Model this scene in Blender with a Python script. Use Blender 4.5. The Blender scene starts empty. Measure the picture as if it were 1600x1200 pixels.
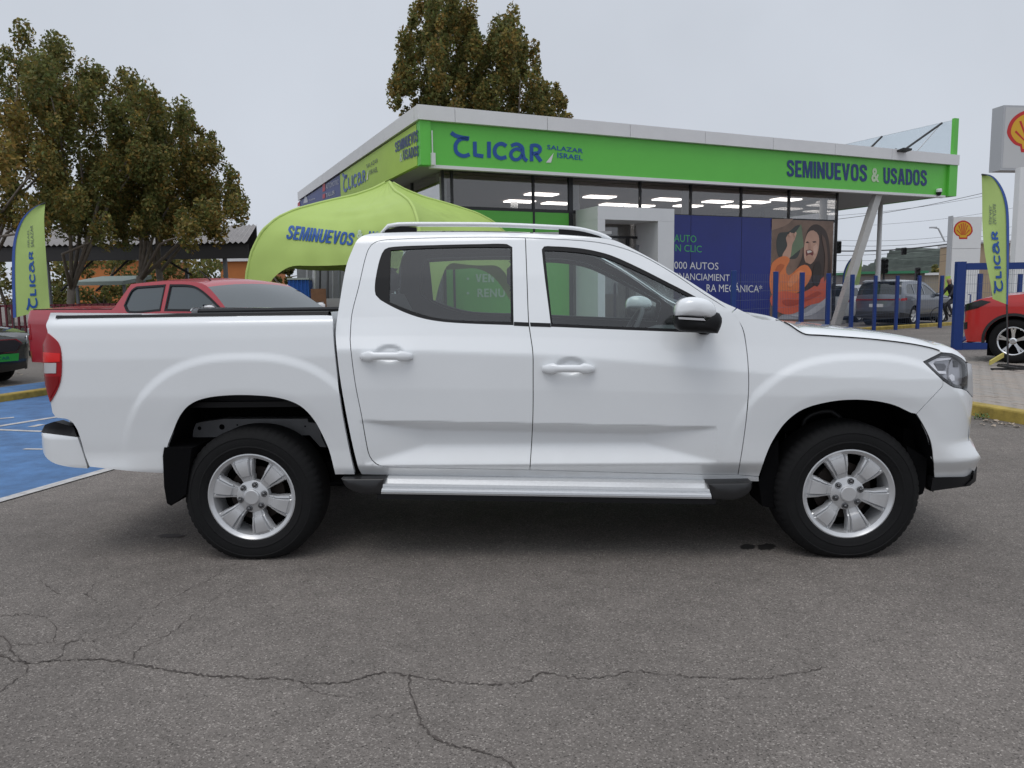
import bpy, bmesh, math, random
import numpy as np
from mathutils import Vector, Matrix
from mathutils.geometry import delaunay_2d_cdt

SC = bpy.context.scene
COL = SC.collection
random.seed(7); RNG = np.random.default_rng(7)

# ------------------------------------------------------------------ camera
CAM = np.array([1.55493, -4.88293, 1.40532])
YAW, PITCH, ROLL = -0.037184, -0.116155, -0.015040
FPX = 1200.0
_fw = np.array([math.sin(YAW)*math.cos(PITCH), math.cos(YAW)*math.cos(PITCH), math.sin(PITCH)])
_r0 = np.array([math.cos(YAW), -math.sin(YAW), 0.0]); _u0 = np.cross(_r0, _fw)
_rt = math.cos(ROLL)*_r0 + math.sin(ROLL)*_u0
_up = -math.sin(ROLL)*_r0 + math.cos(ROLL)*_u0
cd = bpy.data.cameras.new('camera'); cam = bpy.data.objects.new('camera', cd); COL.objects.link(cam)
cd.sensor_width = 36.0; cd.lens = 36.0*FPX/1600.0; cd.clip_start = 0.05; cd.clip_end = 3000
m = Matrix.Identity(4)
for i in range(3):
    m[i][0] = _rt[i]; m[i][1] = _up[i]; m[i][2] = -_fw[i]; m[i][3] = CAM[i]
cam.matrix_world = m
SC.camera = cam
SC.render.resolution_x, SC.render.resolution_y = 1024, 768

# ------------------------------------------------------------------ sky and sun (even overcast)
SUN_EL, SUN_AZ = math.radians(66), math.radians(205)
world = bpy.data.worlds.new('World'); SC.world = world; world.use_nodes = True
wn, wl = world.node_tree.nodes, world.node_tree.links
wn.clear()
w_out = wn.new('ShaderNodeOutputWorld'); w_bg = wn.new('ShaderNodeBackground')
w_sky = wn.new('ShaderNodeTexSky'); w_sky.sky_type = 'NISHITA'; w_sky.sun_disc = False
w_sky.sun_elevation = SUN_EL; w_sky.sun_rotation = SUN_AZ; w_sky.air_density = 1.0; w_sky.dust_density = 4.0
w_bw = wn.new('ShaderNodeHueSaturation'); w_bw.inputs['Saturation'].default_value = 0.25
w_geo = wn.new('ShaderNodeNewGeometry'); w_sep = wn.new('ShaderNodeSeparateXYZ')
w_map = wn.new('ShaderNodeMapRange'); w_map.interpolation_type = 'SMOOTHSTEP'
w_map.inputs['From Min'].default_value = 0.30; w_map.inputs['From Max'].default_value = 1.0
w_map.inputs['To Min'].default_value = 0.0; w_map.inputs['To Max'].default_value = 1.0
w_ramp = wn.new('ShaderNodeMixRGB'); w_ramp.inputs[1].default_value = (6.15, 6.60, 7.35, 1); w_ramp.inputs[2].default_value = (10.4, 10.95, 11.95, 1)
w_noise = wn.new('ShaderNodeTexNoise'); w_noise.inputs['Scale'].default_value = 2.6; w_noise.inputs['Detail'].default_value = 5
w_nr = wn.new('ShaderNodeMapRange'); w_nr.inputs['To Min'].default_value = 0.86; w_nr.inputs['To Max'].default_value = 1.14
w_mul = wn.new('ShaderNodeMixRGB'); w_mul.blend_type = 'MULTIPLY'; w_mul.inputs[0].default_value = 1.0
w_mix = wn.new('ShaderNodeMixRGB'); w_mix.inputs[0].default_value = 0.92
w_tc = wn.new('ShaderNodeTexCoord')
wl.new(w_tc.outputs['Generated'], w_sep.inputs[0]); wl.new(w_sep.outputs['Z'], w_map.inputs['Value'])
wl.new(w_map.outputs[0], w_ramp.inputs[0])
wl.new(w_tc.outputs['Generated'], w_noise.inputs['Vector']); wl.new(w_noise.outputs[0], w_nr.inputs['Value'])
wl.new(w_ramp.outputs[0], w_mul.inputs[1]); wl.new(w_nr.outputs[0], w_mul.inputs[2])
wl.new(w_sky.outputs[0], w_bw.inputs['Color']); wl.new(w_bw.outputs[0], w_mix.inputs[1]); wl.new(w_mul.outputs[0], w_mix.inputs[2])
wl.new(w_mix.outputs[0], w_bg.inputs['Color']); w_bg.inputs['Strength'].default_value = 0.10
wl.new(w_bg.outputs[0], w_out.inputs['Surface'])
sl = bpy.data.lights.new('sun', 'SUN'); sl.energy = 0.7; sl.angle = math.radians(28); sl.color = (1.0, 0.97, 0.93)
sun = bpy.data.objects.new('sun', sl); COL.objects.link(sun)
sdir = Vector((math.sin(SUN_AZ)*math.cos(SUN_EL), math.cos(SUN_AZ)*math.cos(SUN_EL), math.sin(SUN_EL)))
sun.rotation_euler = sdir.to_track_quat('Z', 'Y').to_euler(); sun.location = sdir*60
vs = SC.view_settings
vs.view_transform = 'Standard'; vs.look = 'None'; vs.gamma = 1.0; vs.exposure = 0.0; vs.use_curve_mapping = False
SC.cycles.use_denoising = True
SC.cycles.max_bounces = 8; SC.cycles.transparent_max_bounces = 24

# ------------------------------------------------------------------ pixel rays
def ray(px, py):
    return _fw + _rt*((px-800)/FPX) - _up*((py-600)/FPX)
def W(px, py, depth):
    return Vector(CAM + ray(px, py)*depth)
def G(px, py, z=0.0):
    d = ray(px, py); return Vector(CAM + d*((z-CAM[2])/d[2]))
def hit_plane(px, py, o, n):
    d = ray(px, py); o = np.array(o); n = np.array(n)
    return Vector(CAM + d*(((o-CAM) @ n)/(d @ n)))
def ground_at(px, depth, z=0.0):
    """the point on the ground straight below/above a pixel column at a depth"""
    p = W(px, 460, depth); return Vector((p.x, p.y, z))
def crom(pts, step=8.0, closed=True):
    """smooth curve through points; a point with a third value is a sharp corner"""
    n = len(pts); out = []
    P = [np.array(p[:2], float) for p in pts]; C = [len(p) > 2 for p in pts]
    for i in range(n if closed else n-1):
        p1, p2 = P[i], P[(i+1) % n]
        p0 = p1 - (p2-p1) if (C[i] or (not closed and i == 0)) else P[i-1]
        p3 = p2 + (p2-p1) if (C[(i+1) % n] or (not closed and i == n-2)) else P[(i+2) % n]
        # limit overshoot with unequal spacing
        L = np.linalg.norm(p2-p1)
        t1 = (p2-p0); t2 = (p3-p1)
        t1 = t1/(np.linalg.norm(t1)+1e-9)*L; t2 = t2/(np.linalg.norm(t2)+1e-9)*L
        k = max(1, int(L/step))
        for j in range(k):
            t = j/k; h1 = 2*t**3-3*t*t+1; h2 = -2*t**3+3*t*t; h3 = t**3-2*t*t+t; h4 = t**3-t*t
            out.append(tuple(h1*p1+h2*p2+h3*t1+h4*t2))
    if not closed: out.append(tuple(P[-1]))
    return out

# ------------------------------------------------------------------ materials
MATS = {}
def mat(name, col=(.5,.5,.5), rough=.5, metal=0.0, noise=0.0, nscale=5.0, bump=0.0, bscale=40.0, coat=0.0, spec=.5, emit=None, estr=1.0, rvar=0.0, obj_coord=True):
    if name in MATS: return MATS[name]
    M = bpy.data.materials.new(name); M.use_nodes = True; MATS[name] = M
    nt = M.node_tree; b = nt.nodes['Principled BSDF']
    b.inputs['Base Color'].default_value = (*col, 1); b.inputs['Roughness'].default_value = rough
    b.inputs['Metallic'].default_value = metal; b.inputs['Specular IOR Level'].default_value = spec
    if coat: b.inputs['Coat Weight'].default_value = coat; b.inputs['Coat Roughness'].default_value = 0.04
    if emit: b.inputs['Emission Color'].default_value = (*emit, 1); b.inputs['Emission Strength'].default_value = estr
    tc = nt.nodes.new('ShaderNodeTexCoord')
    if noise:
        nz = nt.nodes.new('ShaderNodeTexNoise'); nz.inputs['Scale'].default_value = nscale; nz.inputs['Detail'].default_value = 6; nz.inputs['Roughness'].default_value = .65
        nt.links.new(tc.outputs['Object'], nz.inputs['Vector'])
        mr = nt.nodes.new('ShaderNodeMapRange'); mr.inputs['From Min'].default_value = .25; mr.inputs['From Max'].default_value = .75
        mr.inputs['To Min'].default_value = 1-noise; mr.inputs['To Max'].default_value = 1+noise
        mx = nt.nodes.new('ShaderNodeMixRGB'); mx.blend_type = 'MULTIPLY'; mx.inputs[0].default_value = 1; mx.inputs[1].default_value = (*col, 1)
        nt.links.new(nz.outputs[0], mr.inputs['Value']); nt.links.new(mr.outputs[0], mx.inputs[2]); nt.links.new(mx.outputs[0], b.inputs['Base Color'])
        if rvar:
            m2 = nt.nodes.new('ShaderNodeMapRange'); m2.inputs['To Min'].default_value = max(0, rough-rvar); m2.inputs['To Max'].default_value = rough+rvar
            nt.links.new(nz.outputs[0], m2.inputs['Value']); nt.links.new(m2.outputs[0], b.inputs['Roughness'])
    if bump:
        n2 = nt.nodes.new('ShaderNodeTexNoise'); n2.inputs['Scale'].default_value = bscale; n2.inputs['Detail'].default_value = 4
        nt.links.new(tc.outputs['Object'], n2.inputs['Vector'])
        bp = nt.nodes.new('ShaderNodeBump'); bp.inputs['Strength'].default_value = bump; bp.inputs['Distance'].default_value = .01
        nt.links.new(n2.outputs[0], bp.inputs['Height']); nt.links.new(bp.outputs[0], b.inputs['Normal'])
    return M
def glass(name, tint=(.6,.68,.66), refl=1.0, rough=0.0):
    if name in MATS: return MATS[name]
    M = bpy.data.materials.new(name); M.use_nodes = True; MATS[name] = M
    nt = M.node_tree; nt.nodes.clear()
    o = nt.nodes.new('ShaderNodeOutputMaterial'); t = nt.nodes.new('ShaderNodeBsdfTransparent'); g = nt.nodes.new('ShaderNodeBsdfGlossy')
    t.inputs[0].default_value = (*tint, 1); g.inputs['Roughness'].default_value = rough; g.inputs[0].default_value = (1,1,1,1)
    f = nt.nodes.new('ShaderNodeFresnel'); ge = nt.nodes.new('ShaderNodeNewGeometry'); ir = nt.nodes.new('ShaderNodeMapRange')
    ir.inputs['To Min'].default_value = 1.5; ir.inputs['To Max'].default_value = 1/1.5      # a thin pane reflects alike from both sides
    nt.links.new(ge.outputs['Backfacing'], ir.inputs['Value']); nt.links.new(ir.outputs[0], f.inputs['IOR'])
    k = nt.nodes.new('ShaderNodeMath'); k.operation = 'MULTIPLY'; k.inputs[1].default_value = refl; k.use_clamp = True
    mx = nt.nodes.new('ShaderNodeMixShader')
    nt.links.new(f.outputs[0], k.inputs[0]); nt.links.new(k.outputs[0], mx.inputs[0]); nt.links.new(t.outputs[0], mx.inputs[1]); nt.links.new(g.outputs[0], mx.inputs[2])
    nt.links.new(mx.outputs[0], o.inputs['Surface'])
    return M

# ------------------------------------------------------------------ objects
FRAME = {}
def tag(o, label=None, cat=None, group=None, kind=None):
    if label: o['label'] = label
    if cat: o['category'] = cat
    if group: o['group'] = group
    if kind: o['kind'] = kind
    return o
def thing(name, label, cat, loc=(0,0,0), rotz=0.0, group=None):
    o = bpy.data.objects.new(name, None); COL.objects.link(o)
    o.location = loc; o.rotation_euler = (0,0,rotz); o.empty_display_size = .2
    FRAME[o.name] = Matrix.Translation(Vector(loc)) @ Matrix.Rotation(rotz, 4, 'Z')
    return tag(o, label, cat, group)
def add_mesh(name, verts, faces, mat_, parent=None, local=False, smooth=False, normals=None, mats=None, fmi=None):
    """link ONE mesh object; verts in world space unless local (the parent's own space)"""
    vv = np.array(verts, float)
    o_loc = Vector((0,0,0))
    if parent is not None and not local:
        inv = np.array(FRAME[parent.name].inverted()); vv = vv @ inv[:3,:3].T + inv[:3,3]
        if normals is not None: normals = np.array(normals) @ inv[:3,:3].T
    if parent is None and not local:
        o_loc = Vector(((vv[:,0].min()+vv[:,0].max())/2, (vv[:,1].min()+vv[:,1].max())/2, vv[:,2].min())); vv = vv - np.array(o_loc)
    me = bpy.data.meshes.new(name); me.from_pydata([tuple(v) for v in vv], [], [tuple(f) for f in faces])
    if mats:
        for q in mats: me.materials.append(q)
        me.polygons.foreach_set('material_index', fmi)
    elif mat_ is not None: me.materials.append(mat_)
    if smooth: me.polygons.foreach_set('use_smooth', [True]*len(me.polygons))
    me.update()
    if normals is not None: me.normals_split_custom_set_from_vertices([tuple(q) for q in normals])
    o = bpy.data.objects.new(name, me); COL.objects.link(o); o.location = o_loc
    if parent is not None: o.parent = parent
    FRAME[o.name] = FRAME[parent.name] if parent is not None else Matrix.Translation(o_loc)
    return o
def copy_tree(o, parent=None):
    c = o.copy(); COL.objects.link(c); c.parent = parent
    FRAME[c.name] = FRAME.get(o.name, Matrix.Identity(4))
    for ch in o.children: copy_tree(ch, c)
    return c

class MB:
    """collects shapes into one mesh"""
    def __init__(s, xf=None): s.v = []; s.f = []; s.xf = xf or Matrix.Identity(4); s.sm = False
    def add(s, vs, fs):
        b = len(s.v); s.v += [tuple(s.xf @ Vector(q)) for q in vs]; s.f += [tuple(b+i for i in q) for q in fs]; return s
    def box(s, c, d, rz=0.0, bev=0.0):
        c = Vector(c); x, y, z = d[0]/2, d[1]/2, d[2]/2; R = Matrix.Rotation(rz, 3, 'Z')
        if bev <= 0:
            vs = [c+R@Vector((a*x,b*y,e*z)) for e in (-1,1) for a,b in ((-1,-1),(1,-1),(1,1),(-1,1))]
            return s.add(vs, [(3,2,1,0),(4,5,6,7),(0,1,5,4),(1,2,6,5),(2,3,7,6),(3,0,4,7)])
        b = min(bev, x*.9, y*.9, z*.9); vs = []
        for zz, k in ((-z,b),(-z+b,0),(z-b,0),(z,b)):
            xx, yy = x-k, y-k
            vs += [c+R@Vector(p) for p in ((-xx+b,-yy,zz),(xx-b,-yy,zz),(xx,-yy+b,zz),(xx,yy-b,zz),(xx-b,yy,zz),(-xx+b,yy,zz),(-xx,yy-b,zz),(-xx,-yy+b,zz))]
        fs = [tuple(range(7,-1,-1)), tuple(range(24,32))]
        for L in range(3):
            for i in range(8): j = (i+1)%8; fs.append((L*8+i, L*8+j, L*8+8+j, L*8+8+i))
        return s.add(vs, fs)
    def obox(s, o, u, v, w):
        """box from corner o along three edge vectors"""
        o, u, v, w = Vector(o), Vector(u), Vector(v), Vector(w)
        vs = [o, o+u, o+u+v, o+v, o+w, o+u+w, o+u+v+w, o+v+w]
        fs = [(3,2,1,0),(4,5,6,7),(0,1,5,4),(1,2,6,5),(2,3,7,6),(3,0,4,7)]
        if u.cross(v).dot(w) < 0: fs = [tuple(reversed(f)) for f in fs]
        return s.add(vs, fs)
    def tube(s, pts, r, n=8, caps=True):
        pts = [Vector(p) for p in pts]; rr = r if hasattr(r, '__len__') else [r]*len(pts); vs = []; a = None
        for i, p in enumerate(pts):
            t = (pts[min(i+1, len(pts)-1)] - pts[max(i-1, 0)]).normalized()
            if a is None: a = t.cross(Vector((0,0,1))) if abs(t.z) < .95 else t.cross(Vector((1,0,0)))
            a = (a - t*a.dot(t)).normalized(); b = t.cross(a)
            vs += [p + (a*math.cos(2*math.pi*k/n) + b*math.sin(2*math.pi*k/n))*rr[i] for k in range(n)]
        fs = []
        for i in range(len(pts)-1):
            for k in range(n): j = (k+1)%n; fs.append((i*n+k, i*n+j, i*n+n+j, i*n+n+k))
        if caps: fs += [tuple(range(n-1,-1,-1)), tuple(range((len(pts)-1)*n, len(pts)*n))]
        return s.add(vs, fs)
    def lathe(s, prof, c=(0,0,0), axis='Y', n=32, a0=0, a1=2*math.pi, fn=None):
        """prof: (radius, along axis)"""
        full = abs(a1-a0-2*math.pi) < 1e-6; c = Vector(c); vs = []; m_ = n if full else n+1
        for i in range(m_):
            a = a0+(a1-a0)*i/n
            for k, (r, h) in enumerate(prof):
                if fn: r, h = fn(i, k, r, h)
                ca, sa = math.cos(a)*r, math.sin(a)*r
                vs.append(c + (Vector((ca, h, sa)) if axis == 'Y' else Vector((ca, sa, h)) if axis == 'Z' else Vector((h, ca, sa))))
        K = len(prof); fs = []
        for i in range(n):
            j = (i+1) % m_
            for k in range(K-1): fs.append((i*K+k, j*K+k, j*K+k+1, i*K+k+1))
        return s.add(vs, fs)
    def grid(s, rows, closed=False):
        """rows of equal length point lists -> quads"""
        K = len(rows[0]); b = [p for r in rows for p in r]; fs = []
        for i in range(len(rows)-1):
            for k in range(K if closed else K-1): j = (k+1)%K; fs.append((i*K+k, i*K+j, i*K+K+j, i*K+K+k))
        return s.add(b, fs)
    def prism(s, poly, d):
        """flat polygon (3D points) pushed along the vector d"""
        d = Vector(d); n = len(poly); poly = [Vector(p) for p in poly]
        vs = poly + [p+d for p in poly]
        nn = Vector((0,0,0))
        for i in range(n): nn += poly[i].cross(poly[(i+1)%n])
        fs = [tuple(range(n-1,-1,-1)), tuple(range(n,2*n))] + [(i,(i+1)%n,n+(i+1)%n,n+i) for i in range(n)]
        if nn.dot(d) < 0: fs = [tuple(reversed(f)) for f in fs]
        return s.add(vs, fs)
    def ngon(s, poly): return s.add(poly, [tuple(range(len(poly)))])
    def stroke(s, pts, w, closed=False):
        """flat ribbon in 2D (x,y) -> z=0"""
        P = [np.array(p[:2], float) for p in pts]; n = len(P); L, Rr = [], []
        for i in range(n):
            a = P[i-1] if (i or closed) else P[i]; b = P[(i+1)%n] if (i < n-1 or closed) else P[i]
            t = b-a; t = t/(np.linalg.norm(t)+1e-9); nn = np.array([-t[1], t[0]]); h = (w[i] if hasattr(w,'__len__') else w)/2
            L.append((*(P[i]+nn*h), 0)); Rr.append((*(P[i]-nn*h), 0))
        return s.grid([[a, b] for a, b in zip(L, Rr)] + ([[L[0], Rr[0]]] if closed else []))
    def build(s, name, mat_, parent=None, local=False, smooth=False, auto=None, recalc=False):
        o = add_mesh(name, s.v, s.f, mat_, parent, local, smooth)
        if recalc:
            bm = bmesh.new(); bm.from_mesh(o.data); bmesh.ops.recalc_face_normals(bm, faces=bm.faces); bm.to_mesh(o.data); bm.free()
        if auto:
            me = o.data; me.polygons.foreach_set('use_smooth', [True]*len(me.polygons)); me.set_sharp_from_angle(angle=math.radians(auto))
        return o

# ------------------------------------------------------------------ panels cut from a curved body side
def inside(poly, X, Z):
    c = np.zeros(X.shape, bool); n = len(poly)
    for i in range(n):
        x1, z1 = poly[i]; x2, z2 = poly[(i+1)%n]
        if z1 == z2: continue
        k = ((z1 > Z) != (z2 > Z)) & (X < (x2-x1)*(Z-z1)/(z2-z1)+x1); c ^= k
    return c
def dist_poly(poly, X, Z):
    d = np.full(X.shape, 9e9); n = len(poly)
    for i in range(n):
        a = np.array(poly[i]); b = np.array(poly[(i+1)%n]); ab = b-a; l2 = ab@ab+1e-12
        t = np.clip(((X-a[0])*ab[0]+(Z-a[1])*ab[1])/l2, 0, 1)
        d = np.minimum(d, np.hypot(X-a[0]-t*ab[0], Z-a[1]-t*ab[1]))
    return d
def resample(poly, h):
    out = []; n = len(poly)
    for i in range(n):
        a = np.array(poly[i]); b = np.array(poly[(i+1)%n]); L = np.linalg.norm(b-a)
        if L < 1e-6: continue
        k = max(1, int(math.ceil(L/h)))
        for j in range(k): out.append(tuple(a+(b-a)*j/k))
    return out
def inset(poly, d):
    """move a closed outline inwards by d"""
    P = [np.array(p) for p in poly]; n = len(P)
    A = sum(P[i][0]*P[(i+1)%n][1]-P[(i+1)%n][0]*P[i][1] for i in range(n)); sg = 1 if A > 0 else -1; out = []
    for i in range(n):
        e1 = P[i]-P[i-1]; e2 = P[(i+1)%n]-P[i]; e1 = e1/(np.linalg.norm(e1)+1e-9); e2 = e2/(np.linalg.norm(e2)+1e-9)
        n1 = np.array([-e1[1], e1[0]])*sg; n2 = np.array([-e2[1], e2[0]])*sg
        b = n1+n2; l = np.linalg.norm(b); b = n1 if l < 1e-3 else b/l; k = 1/max(.45, b@n1)
        out.append(tuple(P[i]+b*d*k))
    return out
def cdt(outer, holes, h):
    loops = [resample(outer, h)] + [resample(q, h) for q in holes]
    pts, edges = [], []
    for L in loops:
        b = len(pts); pts += L; edges += [(b+i, b+(i+1)%len(L)) for i in range(len(L))]
    A = np.array(loops[0]); x0, z0 = A.min(0); x1, z1 = A.max(0)
    X, Z = np.meshgrid(np.arange(x0+h/2, x1, h), np.arange(z0+h/2, z1, h*.9)); X[1::2] += h/2; X = X.ravel(); Z = Z.ravel()
    k = inside(loops[0], X, Z)
    for L in loops[1:]: k &= ~inside(L, X, Z)
    X, Z = X[k], Z[k]; d = np.full(X.shape, 9e9)
    for L in loops: d = np.minimum(d, dist_poly(L, X, Z))
    k = d > h*.45
    pts += list(zip(X[k], Z[k]))
    v, e, f, *_ = delaunay_2d_cdt([Vector(p) for p in pts], edges, [], 0, 1e-7)
    V = np.array([tuple(q) for q in v]); Fc = np.array([tuple(q) for q in f]); c = V[Fc].mean(1)
    k = inside(loops[0], c[:,0], c[:,1])
    for L in loops[1:]: k &= ~inside(L, c[:,0], c[:,1])
    Fc = Fc[k]
    # consistent orientation: counter-clockwise in (x,z)
    a, b, cc = V[Fc[:,0]], V[Fc[:,1]], V[Fc[:,2]]
    ar = (b[:,0]-a[:,0])*(cc[:,1]-a[:,1])-(b[:,1]-a[:,1])*(cc[:,0]-a[:,0])
    Fc[ar < 0] = Fc[ar < 0][:, ::-1]
    return V, Fc, loops
def skin(S, V, side=-1):
    """points and normals on the body side y = side*S(x,z)"""
    x, z = V[:,0], V[:,1]; o = S(x, z); e = .004
    ox = (S(x+e, z)-S(x-e, z))/(2*e); oz = (S(x, z+e)-S(x, z-e))/(2*e)
    P = np.stack([x, side*o, z], 1); N = np.stack([-ox, np.full_like(x, 1.0)*1, -oz], 1)
    N[:,1] = 1.0; N /= np.linalg.norm(N, axis=1)[:,None]; N[:,1] *= side
    return P, N
def side_panel(name, outer, S, mat_, parent, holes=(), h=.02, lip=.014, off=0.0, gap=0.0, both=True, names=None):
    """a sheet cut from the body side with turned-in edges; mirrored to the far side as a part of its own"""
    if gap: outer = inset(outer, gap)
    V, Fc, loops = cdt(outer, list(holes), h)
    res = []
    for side in ((-1, 1) if both else (-1,)):
        SS = (lambda x, z: S(x, z)+off)
        P, N = skin(SS, V, side)
        F = [tuple(t) if side < 0 else tuple(t[::-1]) for t in Fc]
        verts = [tuple(p) for p in P]; norms = [tuple(q) for q in N]
        if lip:
            for L in loops:
                LV = np.array(L); LP, LN = skin(SS, LV, side); b = len(verts); n = len(L)
                verts += [tuple(p) for p in LP]; verts += [tuple(p-q*lip) for p, q in zip(LP, LN)]
                norms += [(0,0,0)]*(2*n)
                A = np.sum(LV[:,0]*np.roll(LV[:,1], -1)-np.roll(LV[:,0], -1)*LV[:,1])
                flip = (A > 0) == (L is loops[0])
                for i in range(n):
                    j = (i+1)%n; q = (b+i, b+n+i, b+n+j, b+j)
                    if (side > 0) != (not flip): q = q[::-1]
                    F.append(q)
        o = add_mesh(name, verts, F, mat_, parent, True, True, norms)
        res.append(o)
    return res
# ================================================================== ground
def asphalt(name, c0, c1, light, speck=185):
    M = bpy.data.materials.new(name); M.use_nodes = True; nt = M.node_tree; L = nt.links; b = nt.nodes['Principled BSDF']
    tc = nt.nodes.new('ShaderNodeTexCoord')
    def node(t, **k):
        n = nt.nodes.new(t)
        for a, v in k.items(): n.inputs[a].default_value = v
        return n
    big = node('ShaderNodeTexNoise', Scale=.45, Detail=6, Roughness=.6); L.new(tc.outputs['Object'], big.inputs['Vector'])
    mid = node('ShaderNodeTexNoise', Scale=7, Detail=6, Roughness=.7); L.new(tc.outputs['Object'], mid.inputs['Vector'])
    vor = node('ShaderNodeTexVoronoi', Scale=speck); L.new(tc.outputs['Object'], vor.inputs['Vector'])
    sep = nt.nodes.new('ShaderNodeSeparateColor'); L.new(vor.outputs['Color'], sep.inputs[0])
    rmp = nt.nodes.new('ShaderNodeValToRGB'); L.new(sep.outputs[0], rmp.inputs[0])
    e = rmp.color_ramp.elements; e[0].position = 0; e[0].color = (*[q*.45 for q in c0], 1); e[1].position = 1; e[1].color = (*light, 1)
    for p, c in ((.10, c0), (.55, tuple((a+bb)/2 for a, bb in zip(c0, c1))), (.88, c1)):
        q = e.new(p); q.color = (*c, 1)
    m1 = node('ShaderNodeMapRange'); m1.inputs['From Min'].default_value = .3; m1.inputs['From Max'].default_value = .7; m1.inputs['To Min'].default_value = .76; m1.inputs['To Max'].default_value = 1.16; L.new(big.outputs[0], m1.inputs['Value'])
    m2 = node('ShaderNodeMapRange'); m2.inputs['From Min'].default_value = .3; m2.inputs['From Max'].default_value = .7; m2.inputs['To Min'].default_value = .86; m2.inputs['To Max'].default_value = 1.12; L.new(mid.outputs[0], m2.inputs['Value'])
    mm = nt.nodes.new('ShaderNodeMath'); mm.operation = 'MULTIPLY'; L.new(m1.outputs[0], mm.inputs[0]); L.new(m2.outputs[0], mm.inputs[1])
    mx = nt.nodes.new('ShaderNodeMixRGB'); mx.blend_type = 'MULTIPLY'; mx.inputs[0].default_value = 1; L.new(rmp.outputs[0], mx.inputs[1]); L.new(mm.outputs[0], mx.inputs[2])
    L.new(mx.outputs[0], b.inputs['Base Color']); b.inputs['Roughness'].default_value = .82; b.inputs['Specular IOR Level'].default_value = .35
    bp = nt.nodes.new('ShaderNodeBump'); bp.inputs['Strength'].default_value = .55; bp.inputs['Distance'].default_value = .006
    ad = nt.nodes.new('ShaderNodeMath'); ad.operation = 'ADD'; L.new(vor.outputs['Distance'], ad.inputs[0]); L.new(mid.outputs[0], ad.inputs[1])
    L.new(ad.outputs[0], bp.inputs['Height']); L.new(bp.outputs[0], b.inputs['Normal'])
    MATS[name] = M; return M
M_ASPH = asphalt('asphalt', (.140,.124,.111), (.212,.189,.171), (.36,.327,.296))
def patch(name, pts, z, mat_, parent=None, kind='structure'):
    b = MB(); b.ngon([Vector((p[0], p[1], z)) for p in pts]); o = b.build(name, mat_, parent)
    nrm = o.data.polygons[0].normal
    if nrm.z < 0: o.data.flip_normals()
    if parent is None: tag(o, kind=kind)
    return o
b = MB(); N = 24; X = np.concatenate([-np.geomspace(900, 10, 12), np.geomspace(10, 900, 12)])
b.grid([[Vector((x, y, 0)) for x in X] for y in X+100*0]); road = b.build('road', M_ASPH); road.location.z = 0
tag(road, kind='structure')
if road.data.polygons[0].normal.z < 0: road.data.flip_normals()

# cracks traced along the asphalt
M_CRACK = mat('crack_dark', (.066,.055,.049), .95, noise=.5, nscale=30)
def crack(pxs, w0, w1, seed, jit=2.6):
    rr = random.Random(seed); P = crom(pxs, 4, False); P = [(x+rr.gauss(0,jit*.6), y+rr.gauss(0,jit*.45)) for x, y in P]
    g = [G(*p) for p in P]; n = len(g); L, R_ = [], []
    for i in range(n):
        t = (g[min(i+1,n-1)]-g[max(i-1,0)]); t.z = 0; t.normalize(); nn = Vector((-t.y, t.x, 0))
        f = i/(n-1); w = (w0+(w1-w0)*f)*rr.choice((.25,.5,.7,.9,1.1,1.7))*.5; L.append(Vector((g[i].x, g[i].y, .003))+nn*w); R_.append(Vector((g[i].x, g[i].y, .003))-nn*w*rr.uniform(.6,1.2))
    b = MB(); b.grid([[a, c] for a, c in zip(R_, L)]); o = b.build('crack', M_CRACK, road)
    if o.data.polygons[0].normal.z < 0: o.data.flip_normals()
crack([(-10,1022),(40,1036),(75,1034),(150,1031),(200,1037),(260,1047),(330,1056),(400,1060),(440,1061),(480,1068),(530,1067),(575,1057),(600,1051),(640,1056),(700,1066),(770,1070),(820,1066),(850,1052),(900,1060),(945,1058),(990,1050),(1050,1056),(1110,1060),(1180,1061),(1240,1053),(1290,1044)], .009, .004, 1)
crack([(205,1037),(215,1018),(260,995),(300,965),(325,945),(360,920),(400,905)], .004, .002, 2)
crack([(75,1034),(95,1025),(108,1005),(150,1001),(190,990),(240,950),(310,915),(380,875)], .004, .002, 3)
crack([(-10,964),(40,961),(75,968),(88,985),(85,1003),(108,1005)], .005, .003, 4)
crack([(-10,1088),(20,1066),(45,1045),(40,1036)], .005, .004, 5)
crack([(640,1056),(642,1080),(650,1110),(668,1145),(700,1162),(740,1172),(790,1188),(806,1205)], .006, .007, 6)
crack([(60,905),(95,930),(120,925),(160,945)], .0025, .002, 21)
crack([(130,935),(150,915),(175,900)], .002, .002, 22)
crack([(470,1068),(505,1085),(560,1090)], .003, .002, 23)
crack([(648,1100),(610,1120),(585,1118)], .003, .002, 24)
crack([(0,1010),(40,1008),(85,1003)], .003, .002, 7)
crack([(-10,992),(10,998),(18,1015),(40,1036)], .005, .004, 8)
M_STAIN = mat('oil_stain', (.030,.028,.027), .55, noise=.4, nscale=40)
for cx, cy, rx_, ry_, sd in ((1168,855,12,4.5,1),(1197,855,15,5,2),(268,838,22,3,3)):
    rr = random.Random(sd); pts = [G(cx+rx_*math.cos(a)*rr.uniform(.75,1.15), cy+ry_*math.sin(a)*rr.uniform(.75,1.15)) for a in np.linspace(0,2*math.pi,22)[:-1]]
    patch('oil_stain', [(p.x,p.y) for p in pts], .0035, M_STAIN, road)
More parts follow.
